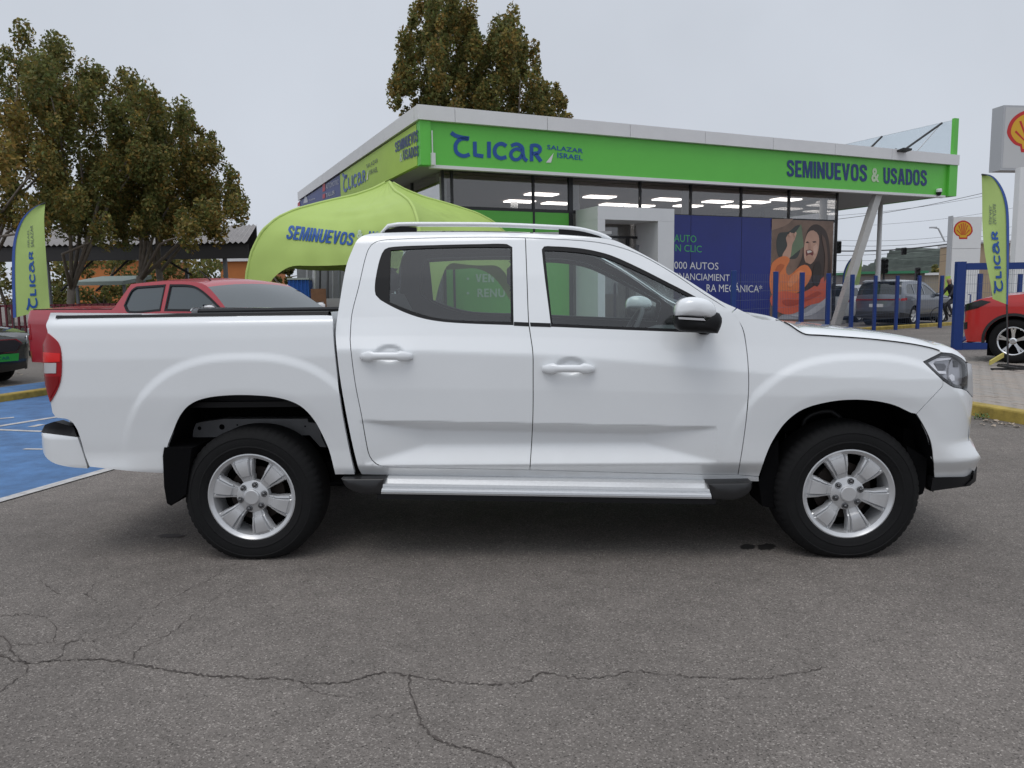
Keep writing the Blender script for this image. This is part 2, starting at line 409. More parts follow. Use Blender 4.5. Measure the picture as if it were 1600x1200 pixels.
# ================================================================== the white pickup
M_WHITE = mat('white_paint', (.815,.835,.85), .25, 0, noise=.015, nscale=3, coat=.9)
M_BLACKTRIM = mat('black_trim', (.008,.008,.009), .5, spec=.25, bump=.05, bscale=300)
M_GLOSSBLACK = mat('gloss_black', (.012,.012,.013), .18)
M_VOID = mat('dark_void', (.004,.004,.004), .9, spec=.1)
M_LINER = mat('wheel_liner', (.0035,.0035,.004), .9, spec=.1, bump=.2, bscale=60)
M_CARGLASS = glass('car_glass', (.78,.86,.85), 2.0)
M_CARGLASS2 = glass('car_glass_tinted', (.70,.79,.77), 2.2)
M_CHROME = mat('chrome', (.78,.79,.80), .12, 1.0)
M_SILVER = mat('silver_alloy', (.60,.605,.615), .30, .45, noise=.05, nscale=30)
M_ALU = mat('brushed_aluminium', (.70,.71,.72), .32, .45, noise=.06, nscale=60)
M_TYRE = mat('tyre_rubber', (.0065,.0065,.007), .8, spec=.3, noise=.2, nscale=12, bump=.15, bscale=120)
M_REDLAMP = mat('red_lamp', (.34,.008,.014), .2, coat=.25, spec=.3)
M_REDLAMP2 = mat('red_lamp_bright', (.75,.012,.012), .2, coat=.2, spec=.3)
M_REDDARK = mat('red_lamp_dark', (.22,.004,.007), .2, coat=.25, spec=.3)
M_CLEARLAMP = mat('clear_lamp', (.62,.62,.64), .15, .2, coat=1.0)
M_LAMPBODY = mat('lamp_reflector', (.40,.40,.42), .2, .5)
M_LAMPCHROME = mat('lamp_chrome', (.80,.80,.82), .2, .35)
M_SEAT = mat('seat_fabric', (.075,.078,.085), .85, noise=.1, nscale=40)
M_DASH = mat('dash_plastic', (.05,.052,.056), .6)
M_FRAMEGREY = mat('chassis_rail_grey', (.20,.20,.205), .55, noise=.15, nscale=9)
M_RUST = mat('brake_rust', (.035,.026,.022), .7, .3, noise=.3, nscale=25)

# faint road dust low on the paint
_nt = M_WHITE.node_tree; _b = _nt.nodes['Principled BSDF']; _src = _b.inputs['Base Color'].links[0].from_socket
_tc = _nt.nodes.new('ShaderNodeTexCoord'); _sp = _nt.nodes.new('ShaderNodeSeparateXYZ'); _nt.links.new(_tc.outputs['Object'], _sp.inputs[0])
_mr = _nt.nodes.new('ShaderNodeMapRange'); _mr.inputs['From Min'].default_value = .70; _mr.inputs['From Max'].default_value = .40; _mr.inputs['To Min'].default_value = 0; _mr.inputs['To Max'].default_value = .34; _nt.links.new(_sp.outputs['Z'], _mr.inputs['Value'])
_nz = _nt.nodes.new('ShaderNodeTexNoise'); _nz.inputs['Scale'].default_value = 9; _nz.inputs['Detail'].default_value = 8; _nt.links.new(_tc.outputs['Object'], _nz.inputs['Vector'])
_mu = _nt.nodes.new('ShaderNodeMath'); _mu.operation = 'MULTIPLY'; _nt.links.new(_mr.outputs[0], _mu.inputs[0]); _nt.links.new(_nz.outputs[0], _mu.inputs[1])
_mx = _nt.nodes.new('ShaderNodeMixRGB'); _mx.inputs[2].default_value = (.50,.46,.40,1); _nt.links.new(_mu.outputs[0], _mx.inputs[0]); _nt.links.new(_src, _mx.inputs[1]); _nt.links.new(_mx.outputs[0], _b.inputs['Base Color'])
truck = thing('pickup_truck', 'white double cab pickup truck with silver wheels filling the foreground', 'pickup truck', (0,0,0))

def table(pts, sig=.010):
    zs = np.arange(.2, 2.0, .002); o = np.interp(zs, [p[0] for p in pts], [p[1] for p in pts])
    k = np.exp(-.5*(np.arange(-25,26)*.002/sig)**2); k /= k.sum()
    o = np.convolve(np.pad(o, 25, mode='edge'), k, mode='valid')
    return lambda z: np.interp(z, zs, o)
_GH = [(1.245,.888),(1.30,.872),(1.5,.800),(1.70,.715),(1.74,.685),(1.78,.63)]
T_DOOR = table([(.36,.85),(.455,.888),(.47,.905),(.523,.942),(.535,.944),(.60,.905),(.685,.902),(.728,.949),(.735,.952),(.90,.958),(1.03,.953),(1.055,.951),(1.065,.948),(1.16,.914)]+_GH, .004)
T_PLAIN = table([(.36,.85),(.455,.890),(.512,.936),(.522,.941),(.60,.945),(.735,.951),(.90,.956),(1.03,.952),(1.055,.951),(1.065,.948),(1.16,.914)]+_GH, .005)
T_BED = table([(.38,.875),(.44,.90),(.50,.925),(.60,.925),(.64,.928),(.90,.943),(1.10,.940),(1.20,.930),(1.275,.918),(1.295,.905),(1.315,.875)], .009)
def sst(a, b, x):
    t = np.clip((x-a)/(b-a), 0, 1); return t*t*(3-2*t)
def corner(d, R, s=1.9):
    dm = R*s/math.sqrt(1+s*s); d = np.maximum(d, 0); e = np.minimum(d, dm)
    return R-np.sqrt(R*R-e*e) + (d-e)*s*3
def blister(x, z, xc, zc, rx, rz, amp, p=2.5):
    d = ((np.abs(x-xc)/rx)**p + (np.maximum(np.abs(z-zc), 1e-6)/rz)**p)**(1/p)
    return (amp*(1-sst(.955, 1.02, d)) - .012*(1-sst(.62, .78, d)))*(.15+.85*sst(.60, .90, z))
def dish(x, z, xc, zc):
    d = np.hypot((x-xc)/.075, (z-zc)/.042); return .020*(1-sst(.55, 1.15, d))
HR = (0.0, .345); HF = (3.155, .345)
# handle centres are set once the rays are known
ZCR = [.735, .735]
HND = []
def S_cab(x, z):
    c = np.clip((x-.62)/.32, 0, 1)*(1-np.clip((x-2.10)/.36, 0, 1))
    zs = np.interp(x, [.45,.62,.95,1.65,2.8,3.4], [1.135,1.135,1.125,1.095,.985,.96]); z1 = np.where(z < zs, .80+(z-.80)*(1.06-.80)/(zs-.80), 1.06+(z-zs)*(1.30-1.06)/(1.30-zs)); z1 = np.where((z < .80) | (z > 1.30), z, z1)
    zc = np.interp(x, [.6, 2.45], ZCR); dep = -.0035*np.log(np.exp(-.056*c/.0035)+np.exp(np.clip(-1.2*(zc-z)/.0035, -60, 60))+np.exp(np.clip(-.62*(z-.524)/.0035, -60, 60))); o = T_PLAIN(z1) - np.maximum(dep+.0035, 0)*(c > 0)
    lo = 1-sst(1.18, 1.28, z)
    o = o + blister(x, z, 3.155+.02, .34, .68, .735, .014)*lo*sst(2.2, 2.75, x)
    for hx, hz in HND: o = o - dish(x, z, hx, hz)
    o = o - corner(x-3.545-.078*(1-sst(.50, .63, z)), .33)
    return o
def S_bed(x, z):
    o = T_BED(z) + blister(x, z, 0, .34, .70, .775, .012)*(1-sst(1.18, 1.28, z))
    o = o + .012*(1-sst(.46, .60, z))*sst(.50, .70, np.abs(x))
    return o - corner(-.972-x, .16)
def S_rb(x, z):
    o = np.interp(z, [.35,.45,.52,.68,.70,.72], [.83,.90,.915,.915,.905,.88]) - corner(-1.035-x, .17)
    return o
def hit(px, py, S):
    d = ray(px, py); t = np.linspace(3.2, 6.2, 1200); P = CAM[None]+d[None]*t[:,None]
    g = P[:,1]+S(P[:,0], P[:,2])          # >0 once inside
    k = np.argmax(g > 0)
    if g[k] <= 0: k = int(np.argmax(g)); return (P[k,0], P[k,2])
    k = max(k, 1); a = g[k-1]/(g[k-1]-g[k]); q = P[k-1]+(P[k]-P[k-1])*a
    return (q[0], q[2])
def trace(pts, S, closed=True, step=6.0):
    return [hit(x, y, S) for x, y in crom(pts, step, closed)]
def p3(px, py, S, off=0.0):
    x, z = hit(px, py, S); return Vector((x, -float(S(np.array([x]), np.array([z]))[0])-off, z))
ZCR[:] = [hit(590, 657.5, S_cab)[1], hit(1100, 667.5, S_cab)[1]]
HND += [hit(608, 552.5, S_cab), hit(892, 572, S_cab)]

# -- outlines (photo pixels)
gap_bed = [(520,497),(520,517),(524,562),(532,630),(541,680),(554,741)]
arch_r = [(524,741),(514.5,704),(504,679.5),(490,655),(469,634),(437.5,622),(395.5,617.5),(350,618),(315,623.5),(294,634),(280,651.5),(269.5,676),(261,699),(255,739)]
lamp_edge = [(79,627),(88,612),(94.5,595.5),(96.5,572),(95.5,550),(91,535),(75,521)]
bed_px = ([(79,488.6,1),(300,490.5),(510,492.6),(519,493.5,1)] + [(520,500)] + gap_bed[1:-1] + [(554,741,1)] + [(524,741,1)] + arch_r[1:-1] + [(255,739,1),(210,736.5),(140,729,1),(133,711),(126,686.5),(119,668),(108.5,656),(88,652.5,1),(82,644.5,1)]
          + [(79,627,1)] + lamp_edge[1:-1] + [(75,521,1),(72,508,1)])
side_panel('bed_side', trace(bed_px, S_bed), S_bed, M_WHITE, truck, h=.013, lip=.02)
lamp_px = [(75.5,520.5,1),(91.5,535),(96,550),(97,572),(95,595.5),(88.5,612),(79,628,1),(72,603),(66.5,578),(66,547)]
tl = side_panel('tail_light', trace(lamp_px, S_bed), S_bed, M_REDLAMP, truck, off=.006, h=.02, lip=.03)
for poly, mm, nm in (([(67,550,1),(95,552,1),(95,565,1),(67,566,1)], M_REDLAMP2, 'brake_lens'), ([(70,567,1),(89,567,1),(89,583,1),(70.5,583,1)], M_CLEARLAMP, 'reverse_lens'), ([(71,588,1),(94,588,1),(92,600,1),(80,622,1),(73,603,1)], M_REDDARK, 'lower_lens')):
    side_panel(nm, trace(poly, S_bed), S_bed, mm, truck, off=.009, h=.03, lip=.004)
# bumper
rb_px = [(65,676,1),(121,683,1),(129.5,707.5),(137,732,1),(105,729),(80.5,721.5),(68,707.5)]
side_panel('rear_bumper', trace(rb_px, S_rb), S_rb, M_WHITE, truck, h=.02, lip=.05)
pad_px = [(65,675,1),(66.5,668),(71,663.5),(86,658.5,1),(115.5,667,1),(121,682,1)]
side_panel('bumper_step_pad', trace(pad_px, S_rb), S_rb, M_BLACKTRIM, truck, off=.004, h=.03, lip=.06)

# cab shell: pillars, roof edge and sill round the door openings
door_front_edge = [(1147,490),(1160,512),(1166.5,545),(1169.5,580),(1169.5,612),(1166,655),(1160,700),(1153,742)]
top_line = [(547.5,520),(550,490),(560,450),(572.5,397.5),(580,383),(592.5,376.3),(625,373.6),(700,371.2),(775,370.6),(821,371.6),(875,374),(925,377.6),(960,384),(1000,398),(1050,426),(1100,459.5),(1125,475)]
rear_edge_down = [(547,530),(550,562.5),(556,605),(565,650),(572.5,692.5),(577.5,712.5),(587.5,724.5),(605,729.6),(675,731.3),(828,734.3)]
split = [(821,371.8),(823.5,440),(826,502.5),(829,525),(832.5,550),(833,580),(832.5,655),(828,734)]
sil = [(524,517),(529,480),(540,417.5),(550,390),(560,372),(575,365.5),(595,363.6),(650,362),(772,362.4),(872,366),(925,370),(960,375),(987.5,387.5),(1025,407.5),(1075,437.5),(1125,469),(1151,481)]
shell_px = [(565,741.5,1),(559,730),(545,670),(531,592),(525.5,545)] + sil[:-1] + [(1151,481,1),(1143,488.5,1)] + [(1125,475)] + top_line[-2:0:-1] + [(547.5,520)] + rear_edge_down[:-1] + [(828,734.3),(1000,739),(1153,742.3,1),(1186,745,1),(1186,752.5,1),(1000,748.5),(800,745),(650,743)]
side_panel('cab_shell', trace(shell_px, S_cab), S_cab, M_WHITE, truck, h=.018, lip=.02, gap=.0022)
# doors
win_r = [(585.5,448),(588,428),(594,403),(601,389.5),(614,385.6),(675,383),(750,381.3),(792,381.3),(800.5,386,1),(802.5,503,1),(802.5,508.2,1),(725,505.3),(685,502),(655,496),(625,485),(594,468.5),(587,461)]
glass_r = [(610,391,1),(675,387.5),(750,386),(797.5,386.5,1),(798,503,1),(725,500.8),(686,497.5),(650,488.5),(608,472,1)]
win_f = [(846.5,390),(850,385),(862,384.7),(890,386.2),(920,390),(955,399),(1000,419),(1037.5,438),(1085,462.5),(1112,478),(1114,486),(1108,520,1),(1057.5,518.6),(950,514.4),(861,510.6,1)]
glass_f = [(851,391.5,1),(875,392),(918,396.5),(952,405),(998,425),(1035,443),(1080,466),(1104,479,1),(1100,515,1),(1050,513.5),(950,509.8),(863,505.6,1)]
door_r = top_line[:9] + [(821,371.8,1)] + split[1:-1] + [(828,734.2,1)] + rear_edge_down[-2::-1]
door_f = [(821,371.8,1)] + top_line[10:] + door_front_edge[:-1] + [(1153,742.2,1),(1000,739),(828,734.2,1)] + split[-2:0:-1]
for nm, dpx, wpx, gpx, gm in (('rear_door', door_r, win_r, glass_r, M_CARGLASS2), ('front_door', door_f, win_f, glass_f, M_CARGLASS)):
    w = trace(wpx, S_cab); g = trace(gpx, S_cab)
    dd = side_panel(nm, trace(dpx, S_cab), S_cab, M_WHITE, truck, holes=[w], h=.012, lip=.016, gap=.0022)
    side_panel('window_trim', inset(w, .0008), S_cab, M_BLACKTRIM, truck, holes=[g], off=-.003, h=.02, lip=.012)
    side_panel('window_glass', inset(g, -.004), S_cab, gm, truck, off=-.010, h=.04, lip=0)
side_panel('belt_trim', trace([(803,502.8,1),(826,503.8,1),(827,510,1),(803,508.8,1)], S_cab), S_cab, M_BLACKTRIM, truck, off=.0015, h=.03, lip=.004)
side_panel('belt_trim', trace([(828,503.8,1),(860,505,1),(861,511,1),(829,510,1)], S_cab), S_cab, M_BLACKTRIM, truck, off=.0015, h=.03, lip=.004)
# dark inner wall behind the panel joints
inner_px = [(530,500,1),(545,430),(556,385),(570,372),(600,367),(772,366),(872,370),(955,381),(1000,402),(1060,436),(1110,467),(1140,488,1),(1150,520),(1172,580),(1170,660),(1155,742,1),(1180,745,1),(1180,749,1),(830,741),(572,738,1),(556,690),(530,560)]
side_panel('inner_wall', trace(inner_px, S_cab), S_cab, M_VOID, truck, holes=[inset(trace(win_r, S_cab), -.004), inset(trace(win_f, S_cab), -.004)], off=-.022, h=.05, lip=0)
# front wing
hood_gap = [(1217.5,500.4),(1232.5,507.5),(1248,518),(1259,523),(1280,524.3),(1307.5,526.2),(1364,530.6),(1421,537.5),(1455.6,544.5),(1473.5,550.2)]
arch_f = [(1186,752.5),(1199,707.5),(1210,685),(1229,659),(1255,640),(1292.5,629),(1330,625),(1367.5,627),(1397.5,633.6),(1424,645.6)]
arch_f2 = [(1432,651),(1442.5,664),(1454,689),(1458,715),(1460,746)]
head_px = [(1443,565.3,1),(1471,551.4,1),(1488,552),(1503,560),(1510,567,1),(1511.5,584),(1510.5,602,1),(1502.4,606.8),(1490,604.8),(1476,596),(1462.5,584)]
wing_px = [(1151.5,481,1),(1170,490.5),(1182,496),(1191,498.6),(1205,499.6),(1217.5,500.4,1)] + hood_gap[1:-1] + [(1471.5,551,1),(1443,565.3,1),(1462.5,584),(1473.5,594.5,1),(1473.5,603,1),(1432,647,1)] + arch_f[::-1][:-1] + [(1186,744.6,1),(1153,742,1)] + door_front_edge[-2:0:-1] + [(1143.5,488.5,1)]
side_panel('front_wing', trace(wing_px, S_cab), S_cab, M_WHITE, truck, h=.013, lip=.02, gap=.0022)
fb_px = [(1473.5,603,1),(1473.5,595,1),(1490,605.2),(1502.4,607.3),(1510.5,611,1),(1521,624),(1522.3,632),(1521.5,690),(1525,703),(1531,712),(1535.5,725),(1536.5,733,1),(1515,745.8,1),(1460,746.5,1)] + arch_f2[::-1][1:-1] + [(1432,647,1)]
side_panel('front_bumper', trace(fb_px, S_cab), S_cab, M_WHITE, truck, h=.018, lip=.03, gap=.0012)
# lower front lip that sticks out
def S_lip(x, z): return S_cab(x, np.maximum(z, .47))
0 and side_panel('bumper_lip', trace([(1512,741,1),(1520,718),(1523,700,1),(1530,709),(1535,722),(1536.5,732,1),(1516,745.3,1)], S_lip), S_lip, M_WHITE, truck, h=.03, lip=.06)
side_panel('lower_valance', trace([(1459.5,747.5,1),(1514,746.5,1),(1537,733,1),(1531,747.5),(1517.5,760,1),(1456,768.5,1)], S_lip), S_lip, M_BLACKTRIM, truck, off=-.012, h=.03, lip=.06)
# headlight: dark bezel, chrome blades, clear cover
side_panel('headlight_housing', trace(head_px, S_cab), S_cab, M_LAMPBODY, truck, off=-.030, h=.03, lip=0)
side_panel('headlight_bezel', trace(head_px, S_cab), S_cab, M_GLOSSBLACK, truck, holes=[inset(trace(head_px, S_cab), .014)], off=-.001, h=.02, lip=.03)
for poly, mm, nm in (([(1449,566,1),(1456,560.5,1),(1489,559,1),(1487,562,1),(1463,565,1),(1460,568,1),(1467,579.5,1),(1480,580.5,1),(1480.5,584.5,1),(1465,584,1)], M_LAMPCHROME, 'chrome_blade'),
                     ([(1468,555.5,1),(1486,556,1),(1488,558.6,1),(1458,559,1)], M_SILVER, 'upper_blade'),
                     ([(1463,568.5,1),(1478,568.5,1),(1481,573,1),(1479,579,1),(1468,578.8,1)], mat('lamp_grey', (.12,.12,.13), .3, .5), 'indicator_block'),
                     ([(1491,560,1),(1499,561,1),(1506,568),(1508,600,1),(1500,603.5),(1493,600),(1486,592,1),(1486,576)], M_LAMPBODY, 'reflector_bowl'),
                     ([(1493,564,1),(1499,565,1),(1500,574,1),(1494,574,1)], M_DASH, 'marker_block'),
                     ([(1487,587),(1490,585),(1494,588),(1494.5,595),(1490,596),(1487,592)], M_LAMPCHROME, 'projector_lens')):
    side_panel(nm, trace(poly, S_cab, step=4), S_cab, mm, truck, off={'chrome_blade':-.012,'reflector_bowl':-.022}.get(nm,-.016), h=.02, lip=.012)
side_panel('headlight_cover', inset(trace(head_px, S_cab), .003), S_cab, glass('lamp_cover', (.97,.97,.98), 1.4), truck, off=-.0005, h=.03, lip=0)

# -- roof, glass and bonnet across the car
def edge3(pxs, S, step=10): return [p3(x, y, S) for x, y in crom(pxs, step, False)]
def across(name, edge, mat_, up, crown_end=(1,1), n=14, p=2.2, drop=0.0, dirv=None, parent=truck):
    """sheet from the near edge to its mirror image, crowned by `up` metres"""
    rows = []; K = len(edge)
    for i, e in enumerate(edge):
        c = crown_end[0]+(crown_end[1]-crown_end[0])*i/max(1, K-1); row = []
        for k in range(n+1):
            s = -1+2*k/n; q = 1-abs(s)**p
            dv = dirv if dirv is not None else Vector((0,0,1))
            row.append(Vector((e.x, -abs(e.y)*-s, e.z-drop)) + dv*up*c*q)
        rows.append(row)
    b = MB(); b.grid(rows); b.f = [f[::-1] for f in b.f]
    return b.build(name, mat_, parent, smooth=True)
roof_edge = edge3(sil[4:12], S_cab)
across('roof', roof_edge, M_WHITE, .045, (.9,.8))
ws = edge3([(960,375),(987.5,387.5),(1025,407.5),(1075,437.5),(1125,469),(1151,481)], S_cab)
across('windshield', [Vector((e.x-.004, e.y*.985, e.z-.004)) for e in ws], M_CARGLASS, .13, (.35,1), dirv=Vector((.9,0,-.02)))
bl = edge3([(529,480),(540,417.5),(550,390),(560,372)], S_cab)
across('rear_window', [Vector((e.x+.006, e.y*.985, e.z)) for e in bl], M_CARGLASS2, .07, (1,.5), dirv=Vector((-1,0,0)))
cb = edge3([(545,670),(531,592),(524,517),(529,480)], S_cab)
across('cab_back', [Vector((e.x+.006, e.y*.985, e.z)) for e in cb], M_WHITE, .07, (1,1), dirv=Vector((-1,0,0)))
# bonnet: near edge on the joint, then a firm shoulder and a flat crown
hood_edge = edge3([(1212,498.5)]+hood_gap[0:]+[(1487,551.5),(1503,559),(1510,565)], S_cab, 6)
rows = []
for i, e in enumerate(hood_edge):
    row = []; t = i/(len(hood_edge)-1)
    bow = .0 if e.x < 3.3 else .26*((e.x-3.3)/.5)**1.5
    # behind the diagonal joint the near border runs back to the cowl
    for s in (1.0, .985, .96, .92, .86, .78, .68, .55, .4, .2, 0):
        yy = -abs(e.y)*s; d = abs(e.y)*(1-s)
        zz = e.z + .034*(1-math.exp(-d/.050)) + .022*(1-math.exp(-d/.45))
        if t < .12: zz = e.z + .010*(1-math.exp(-d/.05)) + .02*(1-math.exp(-d/.5))
        row.append(Vector((e.x+bow*(1-s*s)*.5, yy-.002*(-1), zz-.001)))
    rows.append(row+[Vector((q.x, -q.y, q.z)) for q in row[-2::-1]])
rows.insert(0, [v+Vector((-.004,0,-.08)) for v in rows[0]])
b = MB(); b.grid(rows); b.f = [f[::-1] for f in b.f]; b.build('bonnet', M_WHITE, truck, smooth=True)
for s in (-1,1):
    b = MB(); b.tube([Vector((e.x, s*(abs(e.y)+.0015), e.z+.0025)) for e in hood_edge[2:-6]], .0034, 6); b.build('bonnet_joint', M_VOID, truck, smooth=True)
cw = hood_edge[0]
b = MB(); b.grid([[Vector((ws[-1].x-.05, y, ws[-1].z-.16)) for y in (-.80,0,.80)], [Vector((cw.x+.12, y, cw.z-.10)) for y in (-.80,0,.80)]]); b.f = [f[::-1] for f in b.f]; b.build('cowl_panel', M_BLACKTRIM, truck)
# grille and front face between the corners
fe = [p3(*q, S_cab) for q in [(1512,566),(1514,574),(1514,600),(1515,622)]]
rows = []
for e in fe:
    rows.append([Vector((e.x+.11*(1-abs(s)**2.2), min(abs(e.y),.93)*s, e.z)) for s in np.linspace(-1,1,15)])
b = MB(); b.grid(rows); b.build('grille', M_CHROME, truck, smooth=True)
side_panel('grille_end', trace([(1511,567,1),(1518,569,1),(1519.6,590),(1520.6,621,1),(1511.5,610,1),(1512.5,590)], S_cab), S_cab, M_SILVER, truck, h=.03, lip=.02, off=.001)
fe = [p3(*q, S_cab) for q in [(1515,622),(1515,640),(1514,690),(1522,716),(1522,735),(1512,744)]]
rows = [[Vector((e.x+.11*(1-abs(s)**2.2), min(abs(e.y),.93)*s, e.z)) for s in np.linspace(-1,1,15)] for e in fe]
b = MB(); b.grid(rows); b.build('front_face', M_WHITE, truck, smooth=True)
fe = [p3(*q, S_lip) for q in [(1522,736),(1520,748),(1508,760)]]
rows = [[Vector((e.x+.10*(1-abs(s)**2.2), min(abs(e.y),.93)*s, e.z)) for s in np.linspace(-1,1,15)] for e in fe]
b = MB(); b.grid(rows); b.build('skid_lip', M_BLACKTRIM, truck, smooth=True)

# -- load bed: inner walls, floor, tailgate, rails
bt = [p3(*q, S_bed) for q in [(84,489),(300,491),(517,493.6)]]
xr, xf, zt = bt[0].x, bt[2].x, bt[1].z
b = MB(); b.box(((xr+xf)/2, 0, .84), (xf-xr-.03, 1.72, .03)); b.build('bed_floor', M_BLACKTRIM, truck)
for s in (-1,1):
    b = MB()
    rows = [[Vector((xr+.02+(xf-xr-.035)*t, s*y, z)) for t in (0,1)] for y, z in ((.885,zt-.012),(.875,zt+.004),(.84,zt+.006),(.82,zt-.01),(.82,.85))]
    b.grid(rows); b.f = b.f if s < 0 else [f[::-1] for f in b.f]; b.build('bed_rail', M_BLACKTRIM, truck, auto=50)
b = MB(); b.box((xf-.03, 0, (zt+.84)/2), (.03, 1.64, zt-.84)); b.build('bed_bulkhead', M_WHITE, truck)
b = MB(); b.box((xr+.01, 0, (zt+.66)/2-.02), (.06, 1.60, zt-.66-.05), bev=.02); tgate = b.build('tailgate', M_WHITE, truck)
b = MB(); b.box((xr-.024, 0, zt-.18), (.016, .26, .07), bev=.006); b.build('handle', M_BLACKTRIM, tgate)
for nm, zz0, zz1, mm in (('bumper_beam', .50, .67, M_WHITE),):
    b = MB(); rows = [[Vector((-1.14-.03*(1-abs(s)**3), .70*s, z)) for s in np.linspace(-1,1,9)] for z in (zz0, zz1)]; b.grid(rows); b.build(nm, mm, truck, smooth=True)
b = MB(); rows = [[Vector((x, .80*s, .70)) for s in (-1,1)] for x in (-1.14,-1.03)]; b.grid(rows); b.build('bumper_top', M_BLACKTRIM, truck)

# -- roof rails
for s in (-1,1):
    cl = crom([(596,364),(607,353.5),(622,351),(675,350.5),(775,351.3),(870,355.5),(905,358.5),(935,366),(955,374)], 9, False)
    P = [hit_plane(x, y, (0,-.655,0), (0,1,0)) for x, y in cl]
    rows = []
    for i, p in enumerate(P):
        t = (P[min(i+1,len(P)-1)]-P[max(i-1,0)]).normalized(); nrm = Vector((-t.z,0,t.x))
        k = .55 if i in (0, len(P)-1) else 1
        rows.append([Vector((p.x, s*.655*(-1)*-1, p.z)) + nrm*(math.cos(a)*.013*k) + Vector((0,math.sin(a)*.017*s,0)) for a in np.linspace(0,2*math.pi,11)[:-1]])
    b = MB(); b.grid(rows, closed=True); rail = b.build('roof_rail', M_WHITE, truck, smooth=True)
    for (xa, ya, xb, yb, h0, h1) in ((602,363,651,357,0,5),(873,361,939,371,5,0)):
        A = hit_plane(xa, ya, (0,-.655,0), (0,1,0)); B = hit_plane(xb, yb, (0,-.655,0), (0,1,0))
        b = MB(); top = [Vector((A.x, s*.655, A.z+.012)), Vector(((A.x+B.x)/2, s*.655, max(A.z,B.z)+.012)), Vector((B.x, s*.655, B.z+.006))]
        b.prism([v+Vector((0,-.012,0)) for v in (Vector((A.x,s*.655,A.z-.03)), Vector((B.x,s*.655,B.z-.045)), *top[::-1])], (0,.024,0)); b.build('rail_foot', M_BLACKTRIM, rail)

# -- door mirrors
def mirror(s):
    def on(px, py, y=-1.10):
        v = hit_plane(px, py, (0,y,0), (0,1,0)); return Vector((v.x, v.y, v.z))
    def loft(pxs, depth, name, mm, parent, y0):
        """rounded shell: an outline seen from the side, bulging outwards and closed behind"""
        O = [on(*q, y=y0) for q in crom(pxs, 5)]; c = sum(O, Vector((0,0,0)))/len(O); rows = []
        for k, dy in ((.22,-.0405),(.45,-.038),(.65,-.032),(.82,-.022),(.94,-.010),(1.0,.006),(1.0,depth*.6),(.86,depth)):
            rows.append([Vector((c.x+(p.x-c.x)*k, (y0+dy)*(1 if s < 0 else -1), c.z+(p.z-c.z)*k)) for p in O])
        b = MB(); b.grid(rows, closed=True); n = len(O); b.f += [tuple(range(n)), tuple(range(len(b.v)-1, len(b.v)-n-1, -1))]
        if s > 0: b.f = [f[::-1] for f in b.f]
        return b.build(name, mm, parent, smooth=True, recalc=True)
    cap = [(1056,493,1),(1056.5,480),(1060,472.5),(1070,466),(1085,464),(1105,467.5),(1117,477),(1120,489),(1113,498,1),(1100,496,1)]
    low = [(1056,492,1),(1100,495.5,1),(1104,500),(1111,503,1),(1119,487),(1128.5,497),(1127,510),(1122,521,1),(1075,519),(1060,515),(1055.5,505)]
    root = loft(low, .11, 'wing_mirror', M_BLACKTRIM, truck, -1.09)
    c = loft(cap, .10, 'mirror_cap', M_WHITE, root, -1.105)
    b = MB(); q = [on(*p, y=-1.128) for p in ((1059,495.2),(1099,497.4),(1102,501),(1060,498.5))]
    b.prism([Vector((v.x, v.y*(1 if s < 0 else -1), v.z)) for v in q], (0, .01*s, 0)); b.build('turn_signal', M_CLEARLAMP, root)
    p = on(1112, 512, -1.05); b = MB(); b.tube([Vector((p.x-.04, s*1.02, p.z)), Vector((p.x+.0, s*.90, p.z+.0))], [.035,.045], 10); b.build('mirror_arm', M_BLACKTRIM, root, smooth=True)
mirror(-1); mirror(1)

# -- door handles
for (cx, cy) in ((604,556.5),(888,576)):
    for s in (-1,1):
        x0 = hit(cx-41, cy, S_cab); x1 = hit(cx+41, cy, S_cab); o = float(S_cab(np.array([x0[0]-.03]), np.array([x0[1]]))[0]); rows = []
        for t in np.linspace(0, 1, 15):
            x = x0[0]+(x1[0]-x0[0])*t; z = x0[1]+(x1[1]-x0[1])*t; e = min(1, math.sqrt(max(0, 1-abs(2*t-1)**3.2))+.06)
            off = .012+.030*(1-abs(2*t-1)**4); hz = (.0295 if (t < .24 or t > .78) else .0195)*max(e,.45); zc = z + .004*(1-abs(2*t-1)**2)
            th = .026 if (t < .22 or t > .80) else .010
            rows.append([Vector((x, s*(o+off-.016*0+dy), zc+dz)) for dy, dz in ((-th,hz*.7),(0-.004,hz),(.004,hz*.5),(.006,-.1*hz),(.003,-hz*.7),(-.005,-hz),(-th,-hz*.8))])
        b = MB(); b.grid(rows, closed=True); n = 7; b.f += [tuple(range(n)), tuple(range(len(b.v)-1, len(b.v)-n-1, -1))]
        if s > 0: b.f = [f[::-1] for f in b.f]
        b.build('door_handle', M_WHITE, truck, smooth=True, recalc=True)

